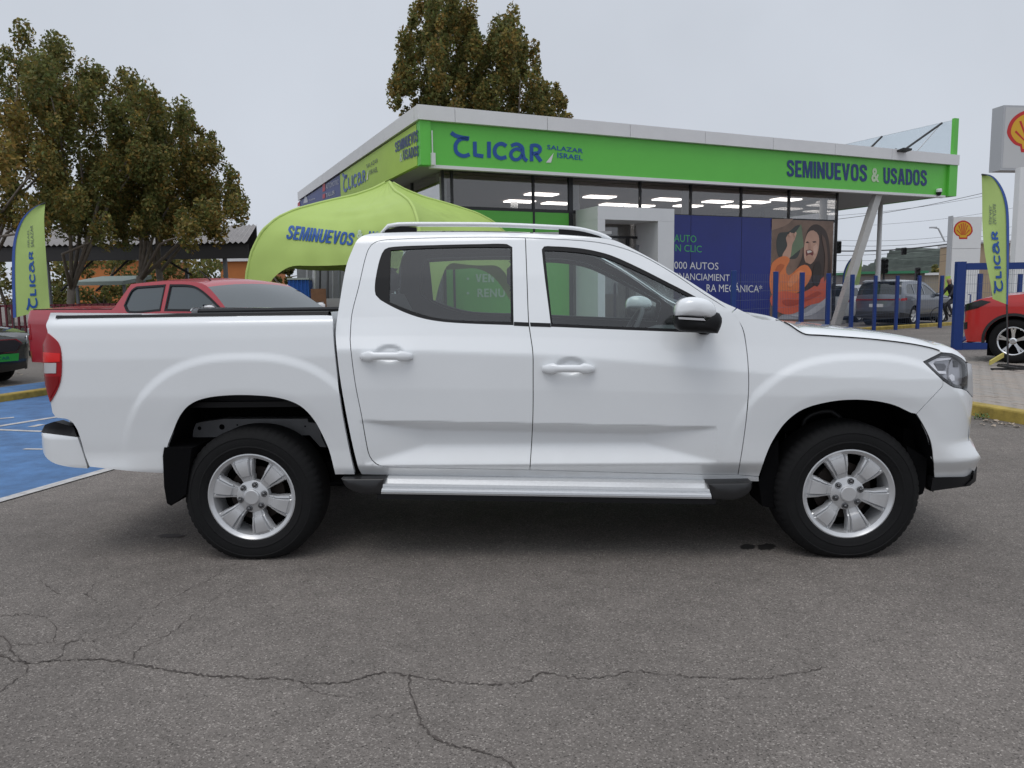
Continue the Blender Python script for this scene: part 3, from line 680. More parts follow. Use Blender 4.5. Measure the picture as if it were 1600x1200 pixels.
# -- wheel wells, underbody, chassis rail
def archstrip(pxs, S, depth, s):
    P = [p3(x, y, S) for x, y in crom(pxs, 8, False)]; b = MB()
    b.grid([[Vector((p.x, s*(abs(p.y)-.004), p.z)), Vector((p.x, s*(abs(p.y)-.05), p.z+.012)), Vector((p.x, s*(abs(p.y)-depth), p.z+.03))] for p in P]); return b
for s in (-1,1):
    archstrip(arch_r+[(262,784)], S_bed, .42, s).build('wheel_liner', M_LINER, truck, smooth=True)
    archstrip(arch_f+arch_f2+[(1459,770)], S_cab, .42, s).build('wheel_liner', M_LINER, truck, smooth=True)
    # mud flaps
    fl = [hit_plane(x, y, (0,-.93,0), (0,1,0)) for x, y in ((257,699),(255,712),(257,760),(261.5,786),(268,790),(291,772),(300,700))]
    b = MB(); b.prism([Vector((p.x, s*.935, p.z)) for p in fl], (0, -s*.30, 0)); b.build('mud_flap', M_LINER, truck)
    fl = [hit_plane(x, y, (0,-.93,0), (0,1,0)) for x, y in ((1189,745),(1200,707),(1222,690),(1222,800),(1196,796))]
    b = MB(); b.prism([Vector((p.x, s*.87, p.z)) for p in fl], (0, -s*.24, 0)); b.build('mud_flap', M_LINER, truck)
    fl = [hit_plane(x, y, (0,-.93,0), (0,1,0)) for x, y in ((1425,700),(1434,766),(1444,779),(1451,776),(1455,764),(1458,720))]
    b = MB(); b.prism([Vector((p.x, s*.87, p.z)) for p in fl], (0, -s*.22, 0)); b.build('mud_flap', M_LINER, truck)
    fr = [hit_plane(x, y, (0,-.62,0), (0,1,0)) for x, y in ((303,662),(320,658.5),(350,654.5),(480,654.5),(482,660),(500,662),(502,683),(510,699),(500,698),(484,680),(301,683.5))]
    b = MB(); b.prism([Vector((p.x, s*.62, p.z)) for p in fr], (0, -s*.08, 0)); rl = b.build('chassis_rail', M_FRAMEGREY, truck)
    for x, y, r in ((312,669,.011),(347,667,.016),(371,664,.005),(477,666,.005)):
        p = hit_plane(x, y, (0,-.62,0), (0,1,0)); b = MB(); b.lathe([(0.0005,0),(r,0)], (p.x, s*.6225, p.z), 'Y', 12); b.build('rail_hole', M_VOID, rl)
b = MB(); b.box((1.45,0,.42), (3.0,1.30,.12)); b.box((1.45,0,.33), (2.0,.9,.10)); b.box((-.72,0,.585), (.5,1.5,.1)); b.box((3.62,0,.52),(.24,1.5,.28)); b.build('underbody', M_VOID, truck)
b = MB(); b.box((0,0,.75),(1.2,1.0,.16)); b.build('inner_arch_box', M_VOID, truck)
b = MB(); b.box((3.155,0,.80),(1.1,1.05,.40)); b.build('engine_bay_box', M_VOID, truck)
for ax in (0,3.155):
    b = MB(); b.tube([(ax,-.68,.345),(ax,.68,.345)], .05, 10); b.build('axle', M_VOID, truck)
# spring strut loop in front arch
P = [hit_plane(x, y, (0,-.60,0), (0,1,0)) for x, y in crom([(1253,672),(1258,655),(1275,645),(1300,643),(1312,652),(1318,664)], 8, False)]
b = MB(); b.tube([Vector((p.x,-.60,p.z)) for p in P], .012, 8); b.build('suspension_arm', mat('dark_steel', (.03,.03,.03), .5), truck, smooth=True)

# -- side steps
for s in (-1,1):
    y0 = -.985
    def q(px, py, y=y0): v = hit_plane(px, py, (0,y,0), (0,1,0)); return v
    A, B = q(600,748.5), q(1107,756.5); C = q(594.5,772.5); D = q(1113,780.5); b = MB(); rows = []
    for t in np.linspace(0, 1, 2):
        a = A+(B-A)*t; c = C+(D-C)*t; H = a.z-c.z; row = []
        for f, dy in ((0,.115),(.0,.07),(.10,.045),(.34,.020),(.36,.012),(.50,.010),(.52,.016),(.60,.014),(.62,.004),(.74,.0),(.76,.006),(.86,.004),(.88,.010),(1,.012),(1.0,.10)):
            row.append(Vector((a.x+(c.x-a.x)*f, s*(abs(y0)-dy), a.z-H*f)))
        rows.append(row)
    b.grid(rows); b.f = b.f if s < 0 else [f[::-1] for f in b.f]; st = b.build('side_step', M_ALU, truck)
    b = MB(); b.obox(Vector((C.x-.02, s*(abs(y0)-.01), C.z-.028)), (D.x-C.x+.04,0,D.z-C.z), (0,-s*.16,0), (0,0,.026)); b.build('step_underside', M_BLACKTRIM, st)
    for pxs in (((531.5,749,1),(602,748.5,1),(595,773,1),(567,773),(545,766),(535,757)), ((1105,756.5,1),(1177,755,1),(1175.5,767),(1163,777),(1150,782),(1113,781,1))):
        O = [q(*p) for p in crom(pxs, 6)]; c = sum(O, Vector((0,0,0)))/len(O); rows = []
        for k, dy in ((.7,.002),(.93,.008),(1,.02),(1,.14)):
            rows.append([Vector((c.x+(p.x-c.x)*k, s*(abs(y0)-dy), c.z+(p.z-c.z)*k)) for p in O])
        b = MB(); b.grid(rows, closed=True); n = len(O); b.f += [tuple(range(n))]
        if s > 0: b.f = [f[::-1] for f in b.f]
        b.build('step_end_cap', mat('step_cap_plastic', (.018,.018,.019), .35), st, auto=40, recalc=True)

# -- wheels
def wheel(cx, cy, s, spin):
    zc = .345
    def fn(i, k, r, h):
        if 11 <= k <= 15 and (i % 4) in (0,): r -= .0045 if k in (13,14) else .002
        return r, h
    prof = [(.232,-.000),(.240,.012),(.262,.022),(.272,.0245),(.275,.0275),(.279,.0275),(.282,.0255),(.306,.028),(.322,.0255),(.325,.028),(.330,.0265),(.338,.021),(.352,.012),(.366,-.004),(.373,-.022),(.375,-.05),(.372,-.075),(.374,-.11),(.374,-.17),(.366,-.215),(.335,-.238),(.28,-.240),(.232,-.215)]
    b = MB(); b.lathe([(r, h*s) for r, h in prof], (cx, cy, zc), 'Y', 240, fn=fn)
    b.v = [(x, y, .011*math.log1p(math.exp(min(40,(z+.004)/.011)))-.001 if z < .2 else z) for x, y, z in b.v]
    if s > 0: b.f = [f[::-1] for f in b.f]
    if s < 0: pass
    ty = b.build('tyre', M_TYRE, truck, auto=35)
    # rim: lip, barrel, hub, spokes
    def rx(P): return [Vector((cx+x*math.cos(a)-z*math.sin(a), cy+s*y, zc+x*math.sin(a)+z*math.cos(a))) for x, y, z in P]
    b = MB(); b.lathe([(r, h*s) for r, h in ((.236,.004),(.2375,.010),(.231,.012),(.222,.004),(.213,-.002),(.208,-.02),(.204,-.06),(.200,-.17))], (cx, cy, zc), 'Y', 96)
    if s > 0: b.f = [f[::-1] for f in b.f]
    rim = b.build('rim', M_SILVER, truck, auto=40)
    a = 0
    b = MB(); b.lathe([(.0001,-.085*s),(.15,-.085*s),(.15,-.10*s)], (cx,cy,zc), 'Y', 40); b.build('brake_disc', M_RUST, rim)
    b = MB(); b.lathe([(.0001,-.125*s),(.203,-.125*s)], (cx,cy,zc), 'Y', 40); b.build('brake_plate', M_VOID, rim)
    for k in range(6):
        a = spin+k*math.pi/3
        cs = lambda w: [(-w,-.045),(-w*.97,-.016),(-w*.90,-.006),(-w*.74,-.004),(-w*.66,-.013),(-w*.56,.003),(w*.56,.003),(w*.66,-.013),(w*.74,-.004),(w*.90,-.006),(w*.97,-.016),(w,-.045)]
        rows = []
        for r, w, dy, pan in ((.060,.026,-.016,0),(.085,.031,-.014,.1),(.108,.037,-.011,.25),(.116,.039,-.001,1),(.135,.044,.003,1),(.155,.050,.004,1),(.180,.057,.003,1),(.200,.063,.000,1),(.2025,.064,-.007,.5),(.219,.070,-.009,.1)):
            row = []
            for i, (x, y) in enumerate(cs(w)):
                yy = y if i in (0,11) else y*(.25+.75*pan)
                row.append(((math.sqrt(max(0, r*r-x*x)) if r > .15 else r), yy+dy+.002, x))
            rows.append(rx([(p[0], p[1], p[2]) for p in row]))
        m_ = MB(); m_.grid(rows)
        if s > 0: m_.f = [f[::-1] for f in m_.f]
        m_.build('spoke', M_SILVER, rim, auto=14)
    b = MB(); b.lathe([(r, h*s) for r, h in ((.0001,.012),(.036,.012),(.041,.009),(.043,.002),(.050,-.002),(.075,-.006),(.088,-.012),(.092,-.04))], (cx,cy,zc), 'Y', 48)
    if s > 0: b.f = [f[::-1] for f in b.f]
    b.build('hub', M_SILVER, rim, auto=30)
    for k in range(6):
        a = spin+math.pi/6+k*math.pi/3; c = rx([(.067,0,0)])[0]
        b = MB(); b.lathe([(r, h*s) for r, h in ((.0165,-.006),(.0165,.001),(.0145,.001))], c, 'Y', 16); b.lathe([(r, h*s) for r, h in ((.0001,.012),(.006,.012),(.0105,.006),(.0105,-.006))], c, 'Y', 8); b.build('wheel_nut', M_GLOSSBLACK if False else mat('nut_steel', (.12,.12,.125), .3, .8), rim, smooth=True)
for wx, spn in ((0.0, math.radians(44)), (3.155, math.radians(49))):
    for s in (-1,1): wheel(wx, s*.905, s, spn)

# -- cabin: floor, seats, headrests, dashboard, wheel
b = MB(); b.box((1.62,0,.60),(2.2,1.50,.06)); b.build('cabin_floor', M_SEAT, truck)
b = MB(); b.box((1.33,0,1.735),(1.25,1.16,.015)); b.build('headliner', mat('headliner_cloth', (.33,.33,.33), .9), truck)
def seat(x, y, w, nm):
    b = MB(); b.box((x,y,.86),(.52,w,.16), bev=.05); st = b.build(nm, M_SEAT, truck, smooth=True)
    rows = []
    for t in np.linspace(0,1,7):
        xx = x-.20-.20*t; zz = .90+.52*t; hw = w/2*(1-.16*t**3); d = .075-.03*t
        rows.append([Vector((xx+d*math.cos(a), y+hw*math.copysign(abs(math.sin(a))**.5, math.sin(a)), zz)) for a in np.linspace(0,2*math.pi,17)[:-1]])
    b = MB(); b.grid(rows, closed=True); b.f += [tuple(range(len(b.v)-16, len(b.v)))]; b.build('backrest', M_SEAT, st, smooth=True, recalc=True)
    for yy in ((y,) if w < .8 else (y-.38, y+.38)):
        b = MB(); b.box((x-.44, yy, 1.51),(.10,.25,.17), bev=.045); b.build('headrest', M_SEAT, st, smooth=True)
        for dy in (-.05,.05):
            b = MB(); b.tube([(x-.42,yy+dy,1.40),(x-.43,yy+dy,1.46)], .006); b.build('headrest_post', M_CHROME, st)
seat(1.86,-.37,.50,'front_seat'); seat(1.86,.37,.50,'front_seat'); seat(.98,0,1.35,'rear_bench')
rows = [[Vector((x, y, z)) for y in (-.74,-.4,0,.4,.74)] for x, z in ((2.26,.80),(2.24,1.02),(2.28,1.13),(2.40,1.17),(2.60,1.17),(2.74,1.15))]
b = MB(); b.grid(rows); b.f = [f[::-1] for f in b.f]; b.build('dashboard', M_DASH, truck, smooth=True)
R = Matrix.Translation((2.16,.37,1.13)) @ Matrix.Rotation(math.radians(-62), 4, 'Y')
b = MB(R); b.tube([(.185*math.cos(t), .185*math.sin(t), 0) for t in np.linspace(0,2*math.pi,33)], .016, 8, False); b.box((0,0,-.01),(.10,.10,.05),bev=.02)
b.tube([(0,.17,0),(0,-.17,0)], .016, 6); b.tube([(-.16,0,0),(0,0,0)], .016, 6); b.tube([(0,0,0),(0,0,-.3)], .035, 8); b.build('steering_wheel', M_DASH, truck, smooth=True)
b = MB(); b.box((2.15,0,1.60),(.03,.24,.07),bev=.012); b.tube([(2.16,0,1.62),(2.17,0,1.70)], .012); b.build('rear_view_mirror', M_DASH, truck)
# ================================================================== lettering helpers
from mathutils.bvhtree import BVHTree
def text_mesh(string, bold=.02, res=3):
    cu = bpy.data.curves.new('t', 'FONT'); cu.body = string; cu.offset = bold; cu.space_character = 1.0+bold*3; cu.resolution_u = res; cu.fill_mode = 'FRONT'
    o = bpy.data.objects.new('t', cu); COL.objects.link(o); dg = bpy.context.evaluated_depsgraph_get(); dg.update()
    me = bpy.data.meshes.new_from_object(o.evaluated_get(dg)); V = [(v.co.x, v.co.y) for v in me.vertices]; F = [tuple(p.vertices) for p in me.polygons]
    bpy.data.objects.remove(o); bpy.data.curves.remove(cu); bpy.data.meshes.remove(me)
    A = np.array(V); lo, hi = A.min(0), A.max(0); return [tuple(q) for q in (A-lo)/(hi-lo)], F
def bil(quad, u, v):
    """quad: bottom-left, bottom-right, top-right, top-left (pixels)"""
    a, b, c, d = [np.array(q, float) for q in quad]; p = a*(1-u)*(1-v)+b*u*(1-v)+c*u*v+d*(1-u)*v; return float(p[0]), float(p[1])
def plane_surf(o, n, off=.012):
    n = Vector(n).normalized(); o = Vector(o)
    if n.dot(Vector(CAM)-o) < 0: n = -n
    return lambda x, y: hit_plane(x, y, o+n*off, n)
def mesh_surf(obj, off=.012):
    me = obj.data; F = FRAME[obj.name]; bv = BVHTree.FromPolygons([F @ v.co for v in me.vertices], [tuple(p.vertices) for p in me.polygons]); last = [(F @ me.polygons[len(me.polygons)//2].center-Vector(CAM)).length]
    def f(x, y):
        d = Vector(ray(x, y)).normalized(); h = bv.ray_cast(Vector(CAM), d)[0]
        if h is None: h = Vector(CAM)+d*last[0]
        else: last[0] = (h-Vector(CAM)).length
        return h - d*off
    return f
def face_cam(o):
    """turn flat lettering so that it faces the camera side"""
    me = o.data; fr = FRAME[o.name]; c = Vector(CAM); s = 0
    for p in list(me.polygons)[:12]: s += (fr.to_3x3() @ p.normal).dot(c - fr @ p.center)*p.area
    if s < 0: me.flip_normals()
    return o
def _sup(w, a, p=3.0, n=28): return [(w/2+(w/2-a)*math.copysign(abs(math.cos(t))**(2/p), math.cos(t)), .5+(.5-a*.9)*math.copysign(abs(math.sin(t))**(2/p), math.sin(t))) for t in np.linspace(0,2*math.pi,n+1)[:-1]]
def _rib(pts, w):
    P = [np.array(q, float) for q in crom(pts, .06, False)]; L, R_ = [], []
    for i in range(len(P)):
        t = P[min(i+1,len(P)-1)]-P[max(i-1,0)]; t = t/np.linalg.norm(t); nn = np.array([-t[1],t[0]])*w/2; L.append(tuple(P[i]+nn)); R_.append(tuple(P[i]-nn))
    return L+R_[::-1]
_w = .185
GLY = {'E': ([(0,0),(.5,0),(.5,.17),(.2,.17),(.2,.42),(.46,.42),(.46,.58),(.2,.58),(.2,.83),(.5,.83),(.5,1),(0,1)],[],.5), 'I': ([(0,0),(.2,0),(.2,1),(0,1)],[],.2),
 'M': ([(0,0),(.18,0),(.18,.66),(.32,0),(.46,0),(.60,.66),(.60,0),(.78,0),(.78,1),(.52,1),(.39,.40),(.26,1),(0,1)],[],.78), 'N': ([(0,0),(.19,0),(.19,.58),(.41,0),(.60,0),(.60,1),(.41,1),(.41,.42),(.19,1),(0,1)],[],.6),
 'V': ([(.22,0),(.40,0),(.62,1),(.42,1),(.31,.34),(.20,1),(0,1)],[],.62), 'A': ([(0,0),(.2,0),(.24,.20),(.41,.20),(.45,0),(.65,0),(.44,1),(.21,1)],[[(.275,.36),(.375,.36),(.325,.70)]],.65),
 'O': (_sup(.6,0),[_sup(.6,_w)],.6), 'D': ([(0,0),(.30,0),(.45,.04),(.55,.14),(.6,.32),(.6,.68),(.55,.86),(.45,.96),(.30,1),(0,1)],[[(.2,.165),(.29,.165),(.36,.20),(.4,.32),(.4,.68),(.36,.80),(.29,.835),(.2,.835)]],.6),
 'U': ([(0,1),(0,.28),(.05,.10),(.16,.01),(.30,-.01),(.44,.01),(.55,.10),(.60,.28),(.60,1),(.40,1),(.40,.26),(.36,.18),(.30,.16),(.24,.18),(.20,.26),(.20,1)],[],.6),
 'S': (_rib([(.49,.68),(.47,.82),(.38,.90),(.27,.91),(.15,.87),(.10,.75),(.15,.63),(.28,.54),(.41,.45),(.48,.33),(.46,.18),(.36,.10),(.26,.085),(.13,.13),(.08,.30)],_w),[],.58)}
def block_letters(string, quad, surf, mat_, parent, gap=.075):
    """heavy condensed capitals, one part for each letter"""
    W_ = sum(GLY[c][2] for c in string)+gap*(len(string)-1); x = 0
    for c in string:
        V, Fc, _ = cdt(GLY[c][0], GLY[c][1], .5); face_cam(add_mesh('letter', [surf(*bil(quad, (x+u)/W_, v)) for u, v in V], [tuple(f) for f in Fc], mat_, parent)); x += GLY[c][2]+gap
def lettering(string, quad, surf, mat_, parent, name='lettering', bold=.02, shear=0.0):
    if all(c in GLY for c in string) and bold > .0: return block_letters(string, quad, surf, mat_, parent)
    V, F = text_mesh(string, bold); return face_cam(add_mesh(name, [surf(*bil(quad, u+shear*v, v)) for u, v in V], F, mat_, parent))
def shape(pxs, surf, mat_, parent, name, step=4, smooth=True):
    """flat printed shape, outline in pixels"""
    P = crom(pxs, step) if smooth else [q[:2] for q in pxs]; V, Fc, _ = cdt([(x, -y) for x, y in P], [], 40)
    return face_cam(add_mesh(name, [surf(x, -y) for x, y in V], [tuple(f) for f in Fc], mat_, parent))
LOGO = [([(848,183),(868,197),(900,207),(938,212)],20), ([(934,214),(900,214),(876,232),(869,256),(876,282),(900,298),(920,299),(940,291)],19), ([(966,228,1),(967,295,1),(1009,301,1)],19), ([(1037,228),(1037,309)],19),
        ([(1124,250),(1100,238),(1076,247),(1065,272),(1073,298),(1097,311),(1124,304)],19), ([(1148,250),(1175,240),(1202,256),(1207,290),(1214,312),(1228,324)],18), ([(1200,272),(1176,264),(1152,277),(1147,298),(1163,317),(1188,313),(1203,292)],17),
        ([(1250,326,1),(1250,247,1),(1276,247),(1293,262),(1284,283),(1252,287,1)],18), ([(1270,288),(1297,327)],19)]
def logo(surf, mat_, parent, quad=None, flip=False):
    """the stroke logo, either straight at its traced pixels (quad None) or laid into a pixel quad"""
    for pts, w in LOGO:
        b = MB(); P = crom(pts, 7, False); b.stroke(P, w); V = []
        for x, y, _ in b.v:
            if quad is None: V.append(surf(440+x/3.2, 150+y/3.2))
            else:
                u = (x-848)/452; v = 1-(y-(x-965)*.055-183)/130
                V.append(surf(*bil(quad, u, 1-v if flip else v)))
        face_cam(add_mesh('logo_letter', V, b.f, mat_, parent))

# ================================================================== showroom building
M_GREEN = mat('sign_green', (.125,.54,.070), .4, noise=.04, nscale=.8)
M_GREEN2 = mat('wall_green', (.11,.46,.065), .45, noise=.04, nscale=.8)
M_LIME = mat('sign_lime', (.42,.62,.075), .5, noise=.05, nscale=1.5)
M_COPING = mat('coping_panel_grey', (.74,.735,.74), .45, .1, noise=.04, nscale=1.2)
M_NAVY = mat('letter_navy', (.008,.035,.16), .4)
M_LBLUE = mat('letter_blue', (.010,.080,.33), .4)
M_DKGREY = mat('letter_grey', (.11,.14,.12), .5)
M_SIGNBLUE = mat('sign_blue', (.010,.030,.20), .45, noise=.06, nscale=2)
M_WHITEPAINT = mat('white_wall', (.66,.67,.68), .55, noise=.03, nscale=2)
M_MULLION = mat('mullion_dark', (.03,.03,.033), .4, .3)
M_BGLASS = glass('shop_glass', (.76,.75,.745), 2.3)
M_CEIL = mat('ceiling_brown', (.42,.36,.33), .8)
M_CONC = mat('concrete', (.38,.37,.36), .8, noise=.1, nscale=3)
M_SOFFIT = mat('soffit_grey', (.34,.34,.345), .6)
M_LETW = mat('letter_white', (.72,.72,.72), .5)
M_LETPALE = mat('letter_pale', (.50,.62,.42), .5)

C0 = ground_at(664, 23.3); C1 = ground_at(1483, 33.3)
BU = (C1-C0).normalized(); BV = Vector((-BU.y, BU.x, 0)); LF = (C1-C0).length
LS = 20.5
def pb(a, b, z): return C0 + BU*a + BV*b + Vector((0,0,z))
def front(px, py, b=0.0): return hit_plane(px, py, pb(0,b,0), BV)
def fa(px, py, b=0.0): return (front(px, py, b)-C0).dot(BU)
def left(px, py, a=0.0): return hit_plane(px, py, pb(a,0,0), BU)
def lb(px, py, a=0.0): return (left(px, py, a)-C0).dot(BV)
ZT = front(664,165).z; ZC = front(664,188).z; ZG = front(664,256).z
shop = thing('showroom_building', 'car showroom with bright green fascia, grey coping and glass front', 'building', C0)
def bbox(name, a0, a1, b0, b1, z0, z1, mm, parent=shop):
    q = MB(); q.obox(pb(a0,b0,z0), BU*(a1-a0), BV*(b1-b0), (0,0,z1-z0)); return q.build(name, mm, parent)
# roof slab + coping pieces
bbox('roof_deck', .3, LF-.3, .3, LS-.3, ZG+.12, ZT-.25, M_SOFFIT)
bbox('soffit', .16, LF-.16, .16, LS-.16, ZG+.02, ZG+.10, M_SOFFIT)
j0, j1 = fa(709,175), fa(853,185); cuts = [-.10, j0]; 
while cuts[-1] + (j1-j0) < LF-1: cuts.append(cuts[-1]+(j1-j0))
cuts.append(LF+.10)
for k in range(len(cuts)-1): bbox('coping_panel', cuts[k]+.008, cuts[k+1]-.008, -.10, .28, ZC, ZT, M_COPING)
for k in range(6): bbox('coping_panel', -.10, .28, .28+k*(LS-.28)/6+.008, .28+(k+1)*(LS-.28)/6-.008, ZC, ZT, M_COPING)
for k in range(6): bbox('coping_panel', LF-.28, LF+.10, .28+k*(LS-.28)/6+.008, .28+(k+1)*(LS-.28)/6-.008, ZC, ZT, M_COPING)
# fascia: end posts and recessed boards
ap = fa(673,220)
bbox('fascia_end_post', -.02, ap, -.02, .3, ZG-.03, ZC-.006, M_GREEN)
bbox('fascia_end_post', LF-.45, LF+.06, -.06, .4, ZG-.03, ZC-.006, M_GREEN)
ff = bbox('fascia_board', ap+.004, LF-.454, .06, .20, ZG, ZC-.006, M_GREEN)
q = MB(); q.obox(pb(ap, .03, ZG-.10), BU*(LF-.5-ap), BV*.2, (0,0,.095)); q.build('drip_edge', M_COPING, shop)
bbox('side_fascia', LF-.16, LF-.02, .41, LS, ZG, ZC-.006, M_GREEN)
bl_ = lb(532,270)
bbox('lime_sign', -.03, .1, .31, bl_-.01, ZG, ZC-.05, M_LIME)
bbox('blue_sign', -.03, .1, bl_+.01, LS, ZG, ZC-.05, M_SIGNBLUE)
SF = plane_surf(pb(0,.06,0), -BV, .015)
logo(SF, M_LBLUE, ff)
lettering('SALAZAR', [(855,233),(911,239.5),(911,232.5),(855,226)], SF, M_LBLUE, ff, bold=.012)
lettering('ISRAEL', [(871,246.5),(910.5,250.5),(910.5,243),(871,238)], SF, M_LBLUE, ff, bold=.012)
shape([(865,239,1),(861,254,1),(853,254,1)], SF, M_LETW, ff, 'logo_slash', smooth=False)
lettering('SEMINUEVOS', [(1229.5,275.5),(1355,284),(1355,257.5),(1229.5,249.5)], SF, M_NAVY, ff, bold=.028)
lettering('&', [(1361.5,284),(1374,285),(1374,263),(1361.5,262)], SF, M_LETPALE, ff, bold=.03)
lettering('USADOS', [(1380.5,286.5),(1448.5,290.5),(1448.5,266),(1380.5,261.5)], SF, M_NAVY, ff, bold=.028)
SL = plane_surf(pb(-.03,0,0), -BU, .015)
lsign = [o for o in shop.children if o.name.startswith('lime_sign')][0]; bsign = [o for o in shop.children if o.name.startswith('blue_sign')][0]
lettering('SEMINUEVOS', [(617.5,238.5),(652.5,221),(652.5,202),(616.5,223)], SL, M_NAVY, lsign, bold=.025)
lettering('USADOS', [(630,250.5),(653.5,243.5),(653.5,226.5),(629,234.5)], SL, M_NAVY, lsign, bold=.025)
lettering('&', [(624.5,253),(629,252),(628.5,238),(624,240)], SL, M_LETPALE, lsign, bold=.03)
logo(SL, M_LBLUE, lsign, [(535,303),(571,284),(570,257),(535,270)])
lettering('SALAZAR', [(573,263),(590,253.5),(590,247),(572,257)], SL, M_DKGREY, lsign, bold=.0)
lettering('ISRAEL', [(577,273),(590,268),(589.5,260),(577,266)], SL, M_DKGREY, lsign, bold=.0)
shape([(575.5,264,1),(575,280,1),(572.5,282,1)], SL, M_LETW, lsign, 'logo_slash', smooth=False)
M_MARKRED = mat('mark_red', (.5,.03,.06), .5)
shape([(504,287,1),(508,285,1),(508,298,1),(504,300,1)], SL, M_MARKRED, bsign, 'mark', smooth=False)
shape([(504,304,1),(508,302,1),(508,309,1),(504,311,1)], SL, M_MARKRED, bsign, 'mark', smooth=False)
M_SOFTW = mat('letter_offwhite', (.5,.52,.6), .5)
lettering('AUTOMOTRIZ', [(509,296),(529,287.5),(529,280),(509,288)], SL, M_SOFTW, bsign, bold=.0)
lettering('TALLER', [(509,309),(523,303),(523,297),(509,302)], SL, M_SOFTW, bsign, bold=.02)
lettering('Toma', [(482,315),(492.5,311),(492.5,308),(482,312)], SL, M_SOFTW, bsign, bold=.02)
shape([(477,306),(480,309),(481,316),(474,318),(475,312)], SL, M_SOFTW, bsign, 'mark')
shape([(465,318),(468,314),(469,321),(465,323)], SL, M_MARKRED, bsign, 'mark')

# glass walls
BW = .95; ZF = .12
bbox('floor_plinth', .8, LF-5.2, .8, LS-1, -.05, ZF, M_CONC)
AR = fa(1305, 400, BW)
ztr = front(835,329,BW).z
vm = [fa(x, 300, BW) for x in (706, 833, 891, 1000, 1079, 1158, 1233)]
vm = [BW+.05] + vm + [AR]
for k, a in enumerate(vm):
    w = .16 if k == 3 else .07
    bbox('mullion', a-w/2, a+w/2, BW-.05, BW+.06, ZF, ZG, M_MULLION)
for k in range(len(vm)-1): bbox('transom', vm[k]+.037, vm[k+1]-.037, BW-.04, BW+.05, ztr-.05, ztr+.05, M_MULLION)
for k in range(len(vm)-1): bbox('window_pane', vm[k]+.036, vm[k+1]-.036, BW-.005, BW+.005, ztr+.05, ZG-.02, M_BGLASS)
for k in range(len(vm)-1):
    if k < 3: bbox('green_wall', vm[k]+.036, vm[k+1]-.036, BW-.03, BW+.03, ZF, ztr-.05, M_GREEN2)
    else: bbox('window_pane', vm[k]+.036, vm[k+1]-.036, BW-.005, BW+.005, ZF, ztr-.05, M_BGLASS)
lm = [BW+.05+i*(LS-3)/6 for i in range(7)]
for k, bb in enumerate(lm):
    if k: bbox('mullion', BW-.05, BW+.06, bb-.035, bb+.035, ZF, ZG, M_MULLION)
for k in range(6): bbox('window_pane', BW-.005, BW+.005, lm[k]+.1, lm[k+1]-.036, ZF, ZG-.02, M_BGLASS)
for px in (690, 897, 1072, 1288):
    c = hit_plane(px, 300, pb(0,BW+.7,0), BV); a = (c-C0).dot(BU)
    q = MB(); q.lathe([(.17,ZF),(.17,ZG)], (c.x,c.y,0), 'Z', 20); q.build('column', M_WHITEPAINT, shop, smooth=True)
# right glass return and back walls, interior
for k in range(3): bbox('window_pane', AR-.005, AR+.005, BW+.06+k*4.2, BW+.06+(k+1)*4.2-.08, ZF, ZG-.02, M_BGLASS)
for k in range(3): bbox('mullion', AR-.04, AR+.04, BW+.06+(k+1)*4.2-.08, BW+.06+(k+1)*4.2, ZF, ZG, M_MULLION)
bbox('rear_wall', 1.0, LF-3.4, 13.8, 14.0, 0, ZG, mat('inner_wall', (.45,.41,.39), .8))
zc_ = ZG-.12
bbox('ceiling', 1.1, AR-.05, BW+.1, 13.8, zc_, zc_+.1, M_CEIL)
bbox('shop_floor', 1.1, AR-.05, BW+.1, 13.8, ZF, ZF+.01, M_CONC)
M_PANEL = mat('lit_ceiling_panel', (.8,.8,.8), .5, emit=(1,.98,.95), estr=4.5)
for px, py in ((846,304),(812,315),(915,287),(937,308),(1002,293),(1044,312),(1000,322),(1112,299),(1121,315.5),(1180,316),(1228,312),(1150,323),(870,318),(960,320),(1075,322)):
    c = hit_plane(px, py, (0,0,zc_-.03), (0,0,1)); a = (c-C0).dot(BU); bb = (c-C0).dot(BV)
    if 1.3 < a and BW+.4 < bb < 13 and a < AR-.65: bbox('ceiling_light', a-.6, a+.6, bb-.3, bb+.3, zc_-.05, zc_-.005, M_PANEL)
for k in range(5):
    c = pb(3.2+k*2.9, 6.5, 0); q = MB(); q.lathe([(.15,ZF),(.15,zc_)], (c.x,c.y,0), 'Z', 14); q.build('column', M_WHITEPAINT, shop, smooth=True)
# lettering on the green wall (seen through the pickup's windows)
SG = plane_surf(pb(0,BW-.03,0), -BV, .012)
gw = [o for o in shop.children if o.name.startswith('green_wall')][1]
M_LETG = mat('letter_light_green', (.45,.62,.45), .5)
lettering('VEN', [(743,441),(772,441),(772,428),(743,428)], SG, M_LETG, gw, bold=.03)
lettering('RENU', [(746,464.5),(789,464.5),(789,451),(746,451)], SG, M_LETG, gw, bold=.03)
for yy in (435.5,458): shape([(731,yy-2.5),(734,yy),(731,yy+2.5),(728.5,yy)], SG, M_LETG, gw, 'bullet', 2)
